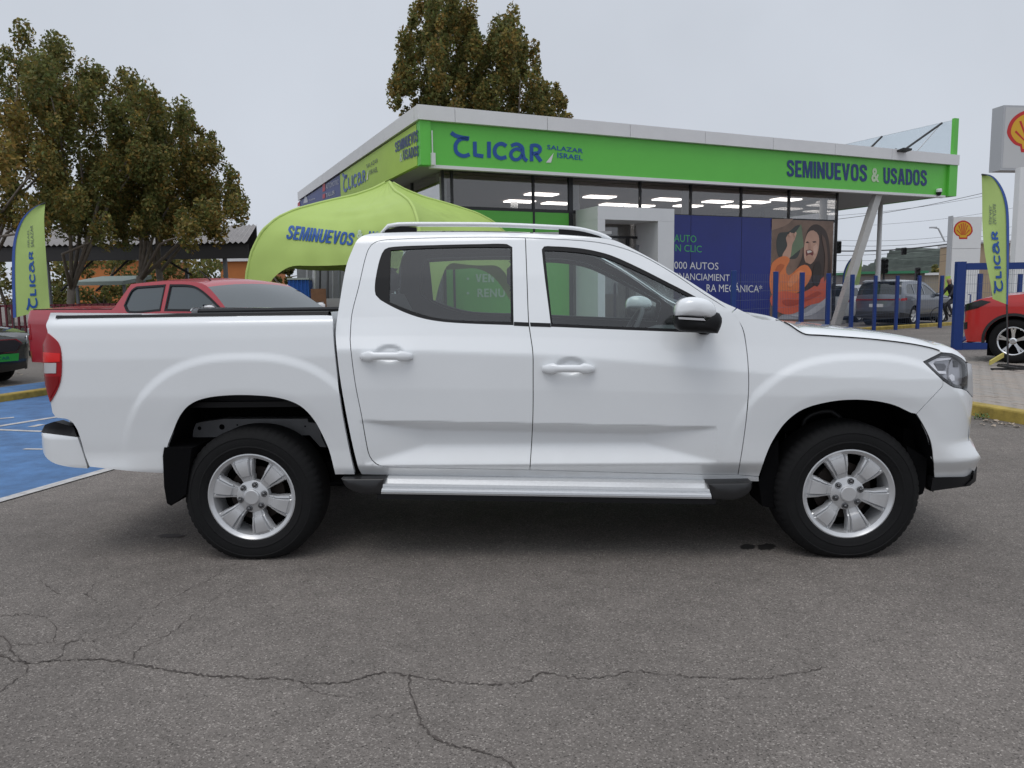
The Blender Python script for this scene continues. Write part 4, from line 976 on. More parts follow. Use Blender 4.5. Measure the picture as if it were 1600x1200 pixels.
# portal
BP = -.55
a0, a1 = fa(934,400,BP), fa(1053,400,BP); zp = front(990,324,BP).z; ai0, ai1 = a0+.28, fa(1028,400,BP); zi = zp-.42
portal = thing('entrance_portal', 'white box frame portal around the showroom entrance', 'portal', pb((a0+a1)/2, BP, 0))
def pbox(name, A0, A1, B0, B1, z0, z1, mm): 
    q = MB(); q.obox(pb(A0,B0,z0), BU*(A1-A0), BV*(B1-B0), (0,0,z1-z0)); return q.build(name, mm, portal)
pbox('portal_jamb', a0, ai0, BP, BW-.06, 0, zi-.003, M_WHITEPAINT); pbox('portal_jamb', ai1, a1, BP, BW-.06, 0, zi-.003, M_WHITEPAINT); pbox('portal_lintel', a0, a1, BP, BW-.06, zi, zp, M_WHITEPAINT)
pbox('door_pane', ai0+.05, ai1-.05, BW-.25, BW-.24, .1, zi-.5, M_BGLASS); pbox('transom_pane', ai0+.05, ai1-.05, BW-.25, BW-.24, zi-.42, zi-.05, M_BGLASS); pbox('door_head', ai0, ai1, BW-.28, BW-.2, zi-.5, zi-.42, M_MULLION)
pbox('door_stile', (ai0+ai1)/2+.6, (ai0+ai1)/2+.7, BW-.28, BW-.2, 0, zi-.5, M_MULLION)
# window graphics
SP = plane_surf(pb(0,BW-.06,0), -BV, .004)
ap0, ap1, ap2 = fa(1046,400,BW-.06), fa(1205,400,BW-.06), fa(1301,400,BW-.06); zpt = front(1150,339,BW-.06).z
pos = thing('window_poster', 'dark blue window graphic with white and green wording beside the entrance', 'poster', pb(ap0,BW-.06,ZF))
M_POSTB = mat('poster_blue', (.012,.024,.20), .22, noise=.1, nscale=.7)
cu_ = [ap0, fa(1079,400,BW-.06), fa(1158,400,BW-.06), ap1]
for k in range(3):
    q = MB(); q.obox(pb(cu_[k]+.01,BW-.06,ZF), BU*(cu_[k+1]-cu_[k]-.02), BV*.006, (0,0,zpt-ZF)); sheet = q.build('poster_sheet', M_POSTB, pos)
M_POSTG = mat('poster_green_text', (.06,.42,.12), .4)
lettering('AUTO', [(1053.5,377.5),(1088,379),(1088,368),(1053.5,366)], SP, M_POSTG, pos, bold=.0)
lettering('N CLIC', [(1055.5,392.5),(1096.5,394.5),(1096.5,384),(1055.5,381.5)], SP, M_POSTG, pos, bold=.0)
lettering('000 AUTOS', [(1053.5,420),(1122.5,421.5),(1122.5,410.5),(1053.5,408.5)], SP, M_LETW, pos, bold=.0)
lettering('FINANCIAMIENT', [(1053,437),(1140,439.5),(1140,429),(1053,426)], SP, M_LETW, pos, bold=.0)
lettering('RA MECÁNICA*', [(1104,456),(1191,457),(1191,443),(1104,441)], SP, M_LETW, pos, bold=.0)
pho = thing('window_poster', 'photo poster of a laughing woman in an orange sweater on showroom glass', 'poster', pb(ap1,BW-.06,ZF))
q = MB(); q.obox(pb(ap1+.01,BW-.06,ZF), BU*(ap2-ap1-.02), BV*.006, (0,0,zpt-.03-ZF)); q.build('poster_sheet', mat('photo_backdrop', (.22,.14,.10), .3, noise=.6, nscale=.5), pho)
SP2 = lambda k: plane_surf(pb(0,BW-.06,0), -BV, .003+.002*k)
def pm(n, c): return mat('print_'+n, c, .35, noise=.12, nscale=1.2)
shape([(1216,366),(1232,362),(1250,352),(1252,372),(1246,402),(1230,404),(1216,400)], SP2(1), pm('seatback', (.05,.055,.05)), pho, 'print_window')
shape([(1237,372,1),(1252,350,1),(1256,385,1),(1234,403,1)], SP2(2), pm('window_green', (.16,.22,.13)), pho, 'print_glass', smooth=False)
shape([(1262,360),(1271,351),(1281,352),(1292,364),(1297,395),(1298,430),(1292,455),(1278,462),(1252,462),(1232,455),(1240,430),(1252,405),(1257,380)], SP2(3), pm('hair', (.055,.035,.028)), pho, 'print_hair')
shape([(1258,375),(1263,363),(1271,360),(1279,368),(1279,388),(1274,404),(1266,413),(1259,410),(1256,394)], SP2(4), pm('face', (.56,.33,.24)), pho, 'print_face')
shape([(1259.5,391),(1266,389.5),(1271,393),(1269,401),(1262,403)], SP2(5), pm('mouth', (.18,.04,.035)), pho, 'print_mouth')
shape([(1260.5,392,1),(1266,391),(1269.5,393.5,1),(1262,396,1)], SP2(6), pm('teeth', (.65,.58,.52)), pho, 'print_teeth')
shape([(1258.5,378.5),(1262,377),(1264.5,379),(1261,380)], SP2(5), pm('brow', (.05,.03,.025)), pho, 'print_eye'); shape([(1269,377.5),(1274,376.5),(1276,378.5),(1271,379.5)], SP2(5), pm('brow', (.05,.03,.025)), pho, 'print_eye')
shape([(1222,402),(1230,384),(1228,372),(1231,366),(1240,364),(1243,371),(1238,382),(1236,396),(1232,406)], SP2(4), pm('hand', (.56,.33,.24)), pho, 'print_forearm')
shape([(1205,415),(1213,405),(1226,400),(1234,405),(1228,420),(1232,430),(1252,415),(1262,415),(1268,430),(1250,455),(1220,462),(1205,458)], SP2(5), pm('sweater', (.72,.20,.06)), pho, 'print_sleeve')
shape([(1205,462),(1225,455),(1250,458),(1275,445),(1291,432),(1294,450),(1290,468),(1262,478),(1240,490),(1222,490),(1206,478)], SP2(7), pm('sweater2', (.66,.13,.07)), pho, 'print_sweater')
shape([(1222,492,1),(1250,486),(1275,470),(1299,450,1),(1299,499,1),(1212,499,1)], SP2(6), pm('car_door', (.36,.36,.39)), pho, 'print_car_door')
for k_, (pts_, nm_, c_) in enumerate((([(1262,398),(1270,400),(1272,408),(1266,413),(1260,410)],'chin',(.47,.27,.19)), ([(1271,385),(1276,381),(1277,390),(1273,397)],'cheek',(.66,.42,.32)), ([(1264,378),(1266,378),(1268,388),(1264,389)],'nose',(.47,.27,.2)),
        ([(1284,366),(1289,372),(1293,398),(1292,430),(1288,440),(1289,400)],'lock',(.13,.08,.06)), ([(1272,415),(1280,408),(1283,430),(1277,448),(1270,440)],'lock_dark',(.03,.02,.016)), ([(1212,420),(1220,412),(1226,414),(1218,428),(1214,446)],'fold',(.50,.12,.035)),
        ([(1236,432),(1250,422),(1256,424),(1244,440),(1232,448)],'fold_light',(.80,.27,.10)), ([(1222,470),(1250,468),(1278,455),(1284,458),(1256,472),(1230,478)],'fold_low',(.46,.08,.045)), ([(1236,493),(1258,489),(1285,470),(1297,462),(1297,470),(1268,492)],'door_light',(.52,.52,.55)),
        ([(1206,342,1),(1240,342,1),(1228,352),(1206,360,1)],'glow',(.34,.22,.16)), ([(1232,368),(1234,363),(1236,363),(1236,370)],'finger',(.62,.38,.28)), ([(1240,366),(1243,362),(1245,364),(1243,371)],'finger',(.62,.38,.28)))):
    shape(pts_, SP2(8+k_*.5), pm(nm_, c_), pho, 'print_'+nm_)
# roof sign seen from behind
zsg = hit_plane(1479,183,pb(LF-.1,0,0),BV).z
rs = thing('roof_sign', 'tall roof sign seen from behind with grey sheet and dark braces', 'sign', pb(LF,0,ZT))
q = MB(); q.obox(pb(LF-.14,.12,ZT+.002), BU*.06, BV*13.0, (0,0,zsg-ZT-.05)); q.build('sign_sheet', glass('sign_mesh_sheet', (.86,.90,.92), 2.0, .6), rs)
q = MB(); q.obox(pb(LF-.22,-.02,ZT+.002), BU*.26, BV*.13, (0,0,zsg-ZT)); q.build('sign_edge', M_GREEN, rs)
M_BRACE = mat('brace_dark', (.04,.04,.042), .5, .4)
for k, bb in enumerate((.6, 3.6, 7.0, 10.5)):
    q = MB(); q.tube([pb(LF-.18,bb,zsg-.08), pb(LF-2.0 if k else LF-2.7,bb,ZT+.02)], .045, 6); q.build('brace', M_BRACE, rs)
    q = MB(); q.tube([pb(LF-.2,bb+.02,zsg-.10), pb(LF-.4,bb+1.4,ZT+.02)], .018, 6); q.build('brace', M_COPING, rs)
fl_ = thing('floodlight', 'flat black floodlight on the coping below the roof sign', 'floodlight', front(1408,240))
c = front(1408,238,-.1); q = MB(); q.obox(c-BU*.25+Vector((0,0,0)), BU*.5, -BV*.30+Vector((0,0,.05)), (0,0,.07)); q.build('lamp_head', M_BRACE, fl_)
q = MB(); q.tube([c+BV*.02, c+BV*.25+Vector((0,0,.18)), c+BV*.5+Vector((0,0,.0))], .03, 6); q.build('bracket', M_BRACE, fl_)
# leaning strut, dome camera
ft = G(1306,507); tp = hit_plane(1372,303,ft,BV); tp = Vector((tp.x,tp.y,ZG)) if abs(tp.z-ZG) < 1.5 else tp
lc = thing('leaning_column', 'slanted pale steel column holding up the showroom canopy corner', 'column', ft)
q = MB(); d = (tp-ft); s_ = BU*.36; q.obox(ft-s_/2-BV*.1, s_, BV*.22, d); q.build('shaft', mat('column_cream', (.50,.49,.47), .5, noise=.06, nscale=4), lc)
q = MB(); q.obox(tp-BU*.25-BV*.2-Vector((0,0,.06)), BU*.5, BV*.4, (0,0,.06)); q.build('head_plate', M_COPING, lc)
dc = thing('security_camera', 'white dome security camera under the right end of the green fascia', 'camera', front(1467,303,.0))
c = front(1467,301,-.02); q = MB(); q.lathe([(.001,.16),(.10,.16),(.12,.10),(.12,.02)], c, 'Z', 16); q.build('housing', M_WHITEPAINT, dc, smooth=True)
q = MB(); q.lathe([(.105,.02),(.10,-.05),(.07,-.11),(.001,-.13)], c, 'Z', 16); q.build('dome', M_GLOSSBLACK, dc, smooth=True)
al = thing('antenna_unit', 'slim white antenna unit fixed to the fascia beside the logo', 'antenna', front(675,250))
c = front(675,245,.0); q = MB(); q.obox(c-BU*.05-BV*.12-Vector((0,0,.25)), BU*.12, BV*.1, (0,0,.35)); q.build('box', M_WHITEPAINT, al)
q = MB(); q.tube([c-BV*.06+Vector((0,0,.10)), c-BV*.06+Vector((0,0,.75))], .02, 6); q.build('rod', M_WHITEPAINT, al)
# showroom base: drip-dark pavement and kerbs go with the yard below
# ================================================================== yard: kerbs, pavers, blue parking bay
def CW(X, D): return Vector((CAM[0]+X*math.cos(YAW)+D*math.sin(YAW), CAM[1]-X*math.sin(YAW)+D*math.cos(YAW), 0))
def heading(X, D): v = CW(X, D)-CW(0,0); return math.atan2(v.y, v.x)
M_YELLOW = mat('kerb_yellow', (.36,.265,.055), .7, noise=.45, nscale=6, bump=.3, bscale=30)
M_BLUEPAINT = mat('blue_floor_paint', (.062,.155,.325), .7, noise=.42, nscale=3.5, bump=.35, bscale=90)
M_WORNWHITE = mat('worn_white_line', (.46,.45,.44), .75, noise=.4, nscale=14)
M_PAVER = mat('paver_grey', (.30,.275,.25), .85, noise=.22, nscale=4, bump=.3, bscale=50)
M_PAVER2 = mat('paver_brown', (.32,.28,.245), .85, noise=.22, nscale=4, bump=.3, bscale=50)
M_JOINT = mat('joint_sand', (.085,.075,.065), .95, noise=.3, nscale=20)
def kerb(name, A, B, w, h, mm, ext0=0, ext1=0, seg=1.0):
    """kerb stones from A to B (front bottom line), width going away from the camera"""
    A = Vector((A.x,A.y,0)); B = Vector((B.x,B.y,0)); u = (B-A).normalized(); A = A-u*ext0; B = B+u*ext1; n = Vector((-u.y,u.x,0))
    if n.y < 0: n = -n
    L = (B-A).length; k = max(1, round(L/seg)); root = thing(name[0], name[1], 'kerb', A)
    prof = [(0,-.05),(0,h-.02),(.006,h-.006),(.02,h),(w,h),(w,-.05)]
    for i in range(k):
        a = A+u*(L*i/k+.005); c = A+u*(L*(i+1)/k-.005); b = MB(); b.grid([[a+n*y+Vector((0,0,z)) for y, z in prof], [c+n*y+Vector((0,0,z)) for y, z in prof]])
        m_ = len(prof); b.f += [tuple(range(m_)), tuple(range(2*m_-1, m_-1, -1))]; b.build('kerb_stone', mm, root)
    return A, B, u, n
# left: blue bay, its lines and yellow kerb
kA, kB, ku, kn = kerb(('yellow_kerb','worn yellow kerb behind the blue parking bay at left'), G(0,629), G(73,618), .16, .10, M_YELLOW, 3, 4)
e0, e1 = G(0,785), G(160,735); eu = (e1-e0).normalized(); E0 = e0-eu*3; E1 = e1+eu*2.2
bay = patch('parking_bay', [(p.x,p.y) for p in (E0, E1, kB-kn*.004, kA-kn*.004)], .004, M_BLUEPAINT)
def line(px0, py0, px1, py1, w, z=.008, e0_=0, e1_=0, mm=None, name='painted_line', parent=bay):
    a, c = G(px0,py0), G(px1,py1); u = (c-a).normalized(); a -= u*e0_; c += u*e1_; n = Vector((-u.y,u.x,0))*w/2
    b = MB(); b.ngon([Vector((q.x,q.y,z)) for q in (a-n, c-n, c+n, a+n)]); o = b.build(name, mm or M_WORNWHITE, parent)
    if o.data.polygons[0].normal.z < 0: o.data.flip_normals()
line(0,783,160,737,.10,e0_=3,e1_=2.2); line(0,666.5,75,654.5,.10,e0_=2,e1_=.5); line(0,655,22,653,.08,e0_=2,e1_=0); line(0,672.5,66,675,.07,e0_=2); line(48,668,66,664,.09); line(38,702.5,70,703,.05)
line(40,622.5,74,617.5,.05)
patch('footpath', [(p.x,p.y) for p in (kA+kn*.165, kB+kn*.165, kB+kn*1.35, kA+kn*1.35)], .05, M_BLUEPAINT)
# right: yellow kerb and brick pavers
rA, rB, ru, rn = kerb(('yellow_kerb','worn yellow kerb edging the brick pavement at right'), G(1523.7,650), G(1600,663.7), .15, .13, M_YELLOW, 5, 6)
ZP = .125
pav = patch('pavement', [(p.x,p.y) for p in (rA+rn*.152, rB+rn*.152, rB+rn*8.5, rA+rn*8.5)], ZP-.012, M_JOINT)
pw, pl_ = .10, .20; pm_ = []
b = MB(); b.box((0,0,-.015), (pl_-.010, pw-.010, .035), bev=.006)
me_src = b.build('paver', M_PAVER, pav, local=True); me0 = me_src.data; bpy.data.objects.remove(me_src)
me1 = me0.copy(); me1.materials.clear(); me1.materials.append(M_PAVER2)
ang = math.atan2(ru.y, ru.x); cand = []
finv = FRAME[pav.name].inverted()
for j in range(83):
    for i in range(-20, 75):
        s_ = i*pl_ + (pl_/2 if j % 2 else 0); t = .155+pw/2+j*pw; p = rA + ru*s_ + rn*t
        d = np.array(p)-CAM; z = d @ _fw
        if z < 1: continue
        X = 800+FPX*(d @ _rt)/z; Y = 600-FPX*(d @ _up)/z
        if s_ > .1 and s_ < (rB-rA).length-.1: cand.append((z if 1490 < X < 1625 and 540 < Y else z+500, p, i+j))
cand.sort(key=lambda q: q[0]); rr = random.Random(3)
for k, (z, p, q) in enumerate(cand[:300]):
    o = bpy.data.objects.new('paver', me0 if rr.random() < .6 else me1); COL.objects.link(o); o.parent = pav; FRAME[o.name] = FRAME[pav.name]
    o.location = finv @ Vector((p.x, p.y, ZP+rr.uniform(-.003,.004))); o.rotation_euler = (rr.gauss(0,.008), rr.gauss(0,.008), ang+rr.gauss(0,.012))
b = MB()
for z, p, q in cand[300:]: b.box((p.x,p.y,ZP-.015), (pl_-.01,pw-.01,.03), ang)
if len(cand) > 300: o = b.build('paver_field', M_PAVER, pav); tag(o, kind='stuff')
# weeds and dry leaves by the kerb
M_LEAFDRY = mat('dry_leaf', (.38,.31,.24), .8, noise=.3, nscale=20); M_WEED = mat('weed_green', (.07,.13,.03), .7)
w0 = G(1531,655); wd = thing('weed', 'small green weed growing at the foot of the yellow kerb', 'weed', w0)
rr = random.Random(5); b = MB()
for k in range(60):
    a = rr.uniform(0,6.28); c = w0+Vector((rr.gauss(0,.05),rr.gauss(0,.025),rr.uniform(0,.05))); l = rr.uniform(.015,.035); d = Vector((math.cos(a),math.sin(a),rr.uniform(.2,1)))*l; s_ = d.cross(Vector((0,0,1)))*.35
    b.add([c, c+d*.5+s_, c+d, c+d*.5-s_], [(0,1,2,3)])
b.build('leaves', M_WEED, wd)
lv = [(1541,659),(1548,662),(1556,659),(1563,663),(1571,666),(1580,664),(1588,668),(1535,664),(1552,667),(20,588),(28,584),(34,586),(16,592)]
for k, (x, y) in enumerate(lv):
    c = G(x,y); rr = random.Random(k); b = MB(); n = 8; r = rr.uniform(.02,.04)
    P = [c+Vector((math.cos(t)*r*rr.uniform(.6,1.1), math.sin(t)*r*rr.uniform(.6,1.1), .006+rr.uniform(0,.022))) for t in np.linspace(0,2*math.pi,n+1)[:-1]]
    b.add([c+Vector((0,0,.012))]+P, [(0,i+1,(i+1)%n+1) for i in range(n)])
    tag(b.build('fallen_leaf', M_LEAFDRY), 'dry curled leaf lying beside the yellow kerb' if x > 800 else 'dry leaf on the ground under the black car', 'leaf', 'dry leaves beside the right kerb' if x > 800 else 'dry leaves under the black car')

# ================================================================== wheels and cars (generic)
M_DARKGLASS = mat('dark_car_glass', (.020,.026,.028), .06, coat=.5)
M_GREYGLASS = mat('grey_car_glass', (.07,.095,.10), .06, coat=.6)
M_PLASTIC = mat('dark_plastic', (.02,.02,.022), .6)
M_HEADL = mat('car_headlamp', (.45,.46,.48), .15, .3, coat=1)
def car_wheel(par, x, y, r, s, nsp=5, width=.22, mm=None, spoke2=False):
    mm = mm or M_SILVER; rr_ = r*.64
    b = MB(); b.lathe([(q, h*s) for q, h in ((rr_,0),(rr_*1.08,.012),(r*.86,.016),(r*.95,.004),(r,-.02),(r,-width*.5),(r,-width+.03),(r*.9,-width))], (x,y,r), 'Y', 40)
    if s > 0: b.f = [f[::-1] for f in b.f]
    t = b.build('wheel', M_TYRE, par, local=True, auto=40)
    b = MB(); b.lathe([(q, h*s) for q, h in ((rr_*1.02,.002),(rr_*.99,.006),(rr_*.92,-.004),(rr_*.88,-.09))], (x,y,r), 'Y', 40)
    if s > 0: b.f = [f[::-1] for f in b.f]
    rim = b.build('rim', mm, t, local=True, smooth=True)
    b = MB(); b.lathe([(.001,-.08*s),(rr_*.9,-.08*s)], (x,y,r), 'Y', 24); b.build('brake', M_VOID, t, local=True)
    for k in range(nsp):
        a0 = 2*math.pi*k/nsp+.3
        for da in ((-.13,.13) if spoke2 else (0,)):
            rows = []
            for q, w in ((rr_*.12,.030),(rr_*.5,.022 if spoke2 else .04),(rr_*.93,.024 if spoke2 else .055)):
                a = a0+da*q/rr_; c = Vector((x+math.cos(a)*q, y+s*(-.004-.01*(1-q/rr_)), r+math.sin(a)*q)); tn = Vector((-math.sin(a),0,math.cos(a)))*w*r/.36
                rows.append([c-tn+Vector((0,-s*.03,0)), c-tn*.7, c+tn*.7, c+tn+Vector((0,-s*.03,0))])
            m_ = MB(); m_.grid(rows)
            if s > 0: m_.f = [f[::-1] for f in m_.f]
            m_.build('spoke', mm, t, local=True)
    b = MB(); b.lathe([(q, h*s) for q, h in ((.001,.006),(rr_*.16,.006),(rr_*.24,-.004),(rr_*.25,-.03))], (x,y,r), 'Y', 20); b.build('hub_cap', mm, t, local=True)
def make_car(name, label, cat, loc, rot, top, belt, zr, w, paint, wheels, rw, windows, shield, back, zb=.28, group=None, gl=None, xf0=None, xr0=None, cladding=None, rim=None, crown=.05, spoke2=False, inset_top=.20):
    """top: side outline from the front foot over the roof to the rear foot (x forward, z up)"""
    gl = gl or M_DARKGLASS; car = thing(name, label, cat, loc, rot, group)
    xs = [p[0] for p in top]; xf0 = max(xs)-.32 if xf0 is None else xf0; xr0 = min(xs)+.22 if xr0 is None else xr0
    T = table([(.2,w/2-.06),(.45,w/2-.015),(.62,w/2),(belt-.12,w/2),(belt,w/2-.03),(zr,w/2-inset_top),(zr+.1,w/2-inset_top-.06)], .02)
    def S(x, z): return T(z) - corner(x-xf0, .36, 1.6) - corner(xr0-x, .25, 1.6)
    curve = crom(top, .05, False)
    bottom = [(min(xs)+.02, zb)]
    for wx in sorted(wheels):
        R_ = rw+.055; a0 = math.asin(min(.99, max(-.99, (zb-rw)/R_)))
        bottom += [(wx+R_*math.cos(t), rw+R_*math.sin(t)) for t in np.linspace(math.pi-a0, a0, 16)]
    bottom.append((max(xs)-.02, zb))
    outer = [(x, z) for x, z in curve] + bottom
    holes = [[(x, z) for x, z in crom(wp, .05)] for wp in windows]
    side_panel('body_side', outer, S, paint, car, holes=holes, h=.06, lip=.02)
    for hp in holes: side_panel('side_window', inset(hp, -.004), S, gl, car, h=.12, lip=0, off=-.012)
    # skin over the top, split into bonnet / windshield / roof / rear
    n = len(curve); segs = []; cur = None
    for i in range(n-1):
        xm, zm = (curve[i][0]+curve[i+1][0])/2, (curve[i][1]+curve[i+1][1])/2
        k = 'windshield' if (shield and shield[0] < xm < shield[1] and zm > belt-.06) else 'rear_window' if (back and back[0] < xm < back[1] and zm > belt-.02) else 'body_top'
        if k != cur: segs.append([k, i, i+1]); cur = k
        else: segs[-1][2] = i+1
    for k, i0, i1 in segs:
        rows = []
        for i in range(i0, i1+1):
            x, z = curve[i]; p0, p1 = np.array(curve[max(i-1,0)]), np.array(curve[min(i+1,n-1)]); t = p1-p0; t = t/(np.linalg.norm(t)+1e-9); nn = np.array([t[1], -t[0]])
            if nn[1] < -.2 and z > belt: nn = -nn
            nn = np.array([-t[1], t[0]])*(-1 if False else 1)
            # outline runs front -> rear, so its left side points outwards
            nn = np.array([t[1], -t[0]]); o = float(S(np.array([x]), np.array([z]))[0]); cr = crown*(2.2 if abs(nn[0]) > .75 else 1)
            rows.append([Vector((x+nn[0]*cr*(1-s_*s_), s_*o, z+nn[1]*cr*(1-s_*s_))) for s_ in np.linspace(-1,1,11)])
        b = MB(); b.grid(rows); b.build(k, paint if k == 'body_top' else gl, car, local=True, auto=40)
    for wx in wheels:
        for s in (-1,1): car_wheel(car, wx, s*(w/2-.035), rw, s, mm=rim, spoke2=spoke2)
    b = MB(); b.box(((max(xs)+min(xs))/2,0,zb+.12),(max(xs)-min(xs)-.7,w-.5,.3)); b.build('underbody', M_VOID, car, local=True)
    for wx in wheels:
        b = MB(); b.box((wx,0,rw+.05),(2*rw+.1,w-.34,2*rw-.1)); b.build('wheel_well', M_VOID, car, local=True)
    if cladding:
        for q in cladding: side_panel('cladding', q, S, M_PLASTIC, car, h=.08, lip=.01, off=.008)
    return car, S
def add_mirror(car, x, y, z, mm):
    for s in (-1,1):
        b = MB(); b.box((x, s*(y+.09), z), (.11,.20,.15), bev=.04); b.build('wing_mirror', mm, car, local=True, smooth=True)
M_RED = mat('red_paint', (.40,.014,.028), .3, noise=.03, nscale=3, coat=.5)
M_RED2 = mat('bright_red_paint', (.52,.018,.016), .3, noise=.03, nscale=3, coat=.8)
M_GREYCAR = mat('grey_paint', (.15,.165,.195), .3, .5, noise=.03, nscale=3, coat=.8)
M_BLACKCAR = mat('black_paint', (.012,.013,.013), .22, coat=.8)
M_PLATE = mat('plate_white', (.6,.6,.6), .5); M_PLATEG = mat('plate_green', (.03,.36,.06), .5)

# red pickup behind the load bed
hp = heading(.87,-.49); T0 = CW(-.629*12.2, 12.2)
fwd = Vector((math.cos(hp), math.sin(hp), 0)); lat = Vector((-fwd.y, fwd.x, 0))
loc = T0 + fwd*1.35 + lat*.93          # x=0 is the rear axle
top_p = [(4.52,.30,1),(4.60,.45),(4.60,.80),(4.52,1.02),(4.25,1.11),(3.34,1.18,1),(2.72,1.565),(2.42,1.635),(1.75,1.66),(1.06,1.635,1),(.82,1.29,1),(.78,1.27,1),(-1.30,1.27,1),(-1.36,1.20),(-1.38,.80),(-1.36,.45,1)]
rp, S_rp = make_car('red_pickup', 'dark red double cab pickup parked behind the white pickup bed', 'pickup truck', loc, hp, top_p, 1.22, 1.64, 1.86, M_RED, (0, 3.42), .375,
    [[(1.06,1.33,1),(1.12,1.535),(1.22,1.58,1),(1.82,1.595,1),(1.86,1.27,1),(1.2,1.25)], [(1.99,1.27,1),(1.95,1.595,1),(2.38,1.575),(2.65,1.49),(3.12,1.26,1)]], (2.70,3.36), (.80,1.06), zb=.45, gl=mat('mid_car_glass', (.040,.054,.058), .06, coat=.6), xr0=-1.25)
b = MB(); b.box((-.27,0,1.275),(2.0,1.70,.02)); b.build('bed_cover', M_BLACKTRIM, rp, local=True)
add_mirror(rp, 3.02, .93, 1.26, M_LETW)
for wp in ([(1.04,1.33,1),(1.105,1.545),(1.21,1.60,1),(1.84,1.617,1),(1.885,1.25,1),(1.18,1.23)], [(1.965,1.25,1),(1.925,1.617,1),(2.39,1.595),(2.67,1.505),(3.18,1.24,1)]):
    o_ = [(x, z) for x, z in crom(wp, .05)]; side_panel('window_trim', o_, S_rp, M_BLACKTRIM, rp, holes=[inset(o_, .028)], h=.06, lip=.01, off=.004)
for xd in (.98, 1.91, 3.22): side_panel('door_seam', [(xd,.62),(xd+.008,.62),(xd+.008,1.22),(xd,1.22)], S_rp, M_VOID, rp, h=.1, lip=0, off=.003)
for xd in (1.10, 2.02): side_panel('door_handle', [(xd,1.09),(xd+.2,1.09),(xd+.2,1.12),(xd,1.12)], S_rp, M_CHROME, rp, h=.06, lip=.03, off=.03)
side_panel('tail_light', [(-1.385,1.02),(-1.25,1.06),(-1.23,.80),(-1.385,.80)], S_rp, M_REDLAMP, rp, h=.06, lip=.01, off=.006)
side_panel('reverse_lens', [(-1.385,.98),(-1.29,.99),(-1.28,.88),(-1.385,.88)], S_rp, M_HEADL, rp, h=.06, lip=.01, off=.012)
b = MB(); b.box((-1.46,0,.58),(.16,1.7,.16),bev=.04); b.build('rear_bumper', M_BLACKTRIM, rp, local=True)
b = MB(); b.tube([(2.5,-.5,1.63),(2.45,-.5,1.67),(2.25,-.5,1.80)], .008, 6); b.build('antenna', M_BLACKTRIM, rp, local=True)

# bright red car at the right edge
hq = heading(-.66,.75); wc = W(1582,541,12.9); ff_ = Vector((math.cos(hq), math.sin(hq), 0)); ll = Vector((-ff_.y, ff_.x, 0))
loc = Vector((wc.x, wc.y, 0)) - ff_*2.7 - ll*.90 ; loc.z = ZP+.004
top_q = [(3.42,.32,1),(3.50,.55),(3.52,.80),(3.42,.98),(3.1,1.10),(2.0,1.20,1),(1.2,1.62),(.5,1.72),(-.5,1.70),(-.85,1.40),(-.95,.9),(-.9,.4,1)]
rc, S_rc = make_car('red_car', 'bright red car with yellow wheel clamp parked on the pavers at right edge', 'car', loc, hq, top_q, 1.12, 1.7, 1.86, M_RED2, (0, 2.7), .37,
    [[(.1,1.16,1),(.2,1.58),(.7,1.62,1),(.75,1.14,1)], [(.85,1.14,1),(.82,1.62,1),(1.2,1.54),(1.85,1.16,1)]], (1.2,2.0), (-.9,-.5), zb=.34, spoke2=True, rim=M_CHROME)
side_panel('headlight', [(3.50,.98),(3.2,1.06),(3.05,1.03),(3.25,.92),(3.5,.86)], S_rc, M_GLOSSBLACK, rc, h=.06, lip=.01, off=.006)
side_panel('fog_lamp', [(3.50,.66),(3.42,.68),(3.42,.56),(3.5,.54)], S_rc, M_GLOSSBLACK, rc, h=.06, lip=.01, off=.006)
side_panel('arch_trim', [(2.7+.47*math.cos(t), .37+.47*math.sin(t)) for t in np.linspace(-.1,math.pi+.1,24)]+[(2.7+.425*math.cos(t), .37+.425*math.sin(t)) for t in np.linspace(math.pi+.1,-.1,24)], S_rc, M_PLASTIC, rc, h=.05, lip=.015, off=.012)
c = G(1545,572,ZP); e = W(1566,555,12.55)
cl_ = thing('wheel_clamp', 'yellow wheel clamp bar on the front wheel of the red car', 'wheel clamp', c)
b = MB(); d = Vector((e.x,e.y,e.z))-Vector((c.x,c.y,ZP+.05)); b.obox(Vector((c.x,c.y,ZP+.02)), d, (0,-.05,0), (0,0,.07)); b.build('bar', mat('clamp_yellow', (.55,.47,.13), .6), cl_)
b = MB(); b.obox(Vector((c.x+.15,c.y+.02,ZP+.004)), ru*.75, rn*.10, (0,0,.03)); b.build('base', M_PLASTIC, cl_)

# black car at the left edge, nose towards the camera
hk = heading(.90,-.44); fk = Vector((math.cos(hk), math.sin(hk), 0)); nose = CW(-8.72, 12.7); loc = nose - fk*3.55; loc.z = .0
top_k = [(3.45,.26,1),(3.52,.45),(3.50,.72),(3.38,.84),(2.9,.94),(2.0,1.02,1),(1.2,1.42),(.4,1.52),(-.5,1.45),(-.95,1.1),(-.98,.5),(-.9,.3,1)]
bk, S_bk = make_car('black_car', 'black car with a green plate parked at the left edge', 'car', loc, hk, top_k, .98, 1.5, 1.78, M_BLACKCAR, (0, 2.62), .33,
    [[(.1,1.02,1),(.2,1.38),(.7,1.42,1),(.75,1.0,1)], [(.85,1.0,1),(.82,1.42,1),(1.2,1.34),(1.85,1.02,1)]], (1.2,2.0), (-.9,-.5), zb=.24, gl=M_GREYGLASS)
def on_nose(pxs, x, name, mm, th=.03):
    P = [Vector((x, y, z)) for y, z in pxs]; b = MB(); b.prism(P, (th,0,0)); return b.build(name, mm, bk, local=True)
on_nose([(-.50,.78),(.50,.78),(.60,.70),(.48,.55),(-.48,.55),(-.60,.70)], 3.585, 'grille_surround', M_CHROME)
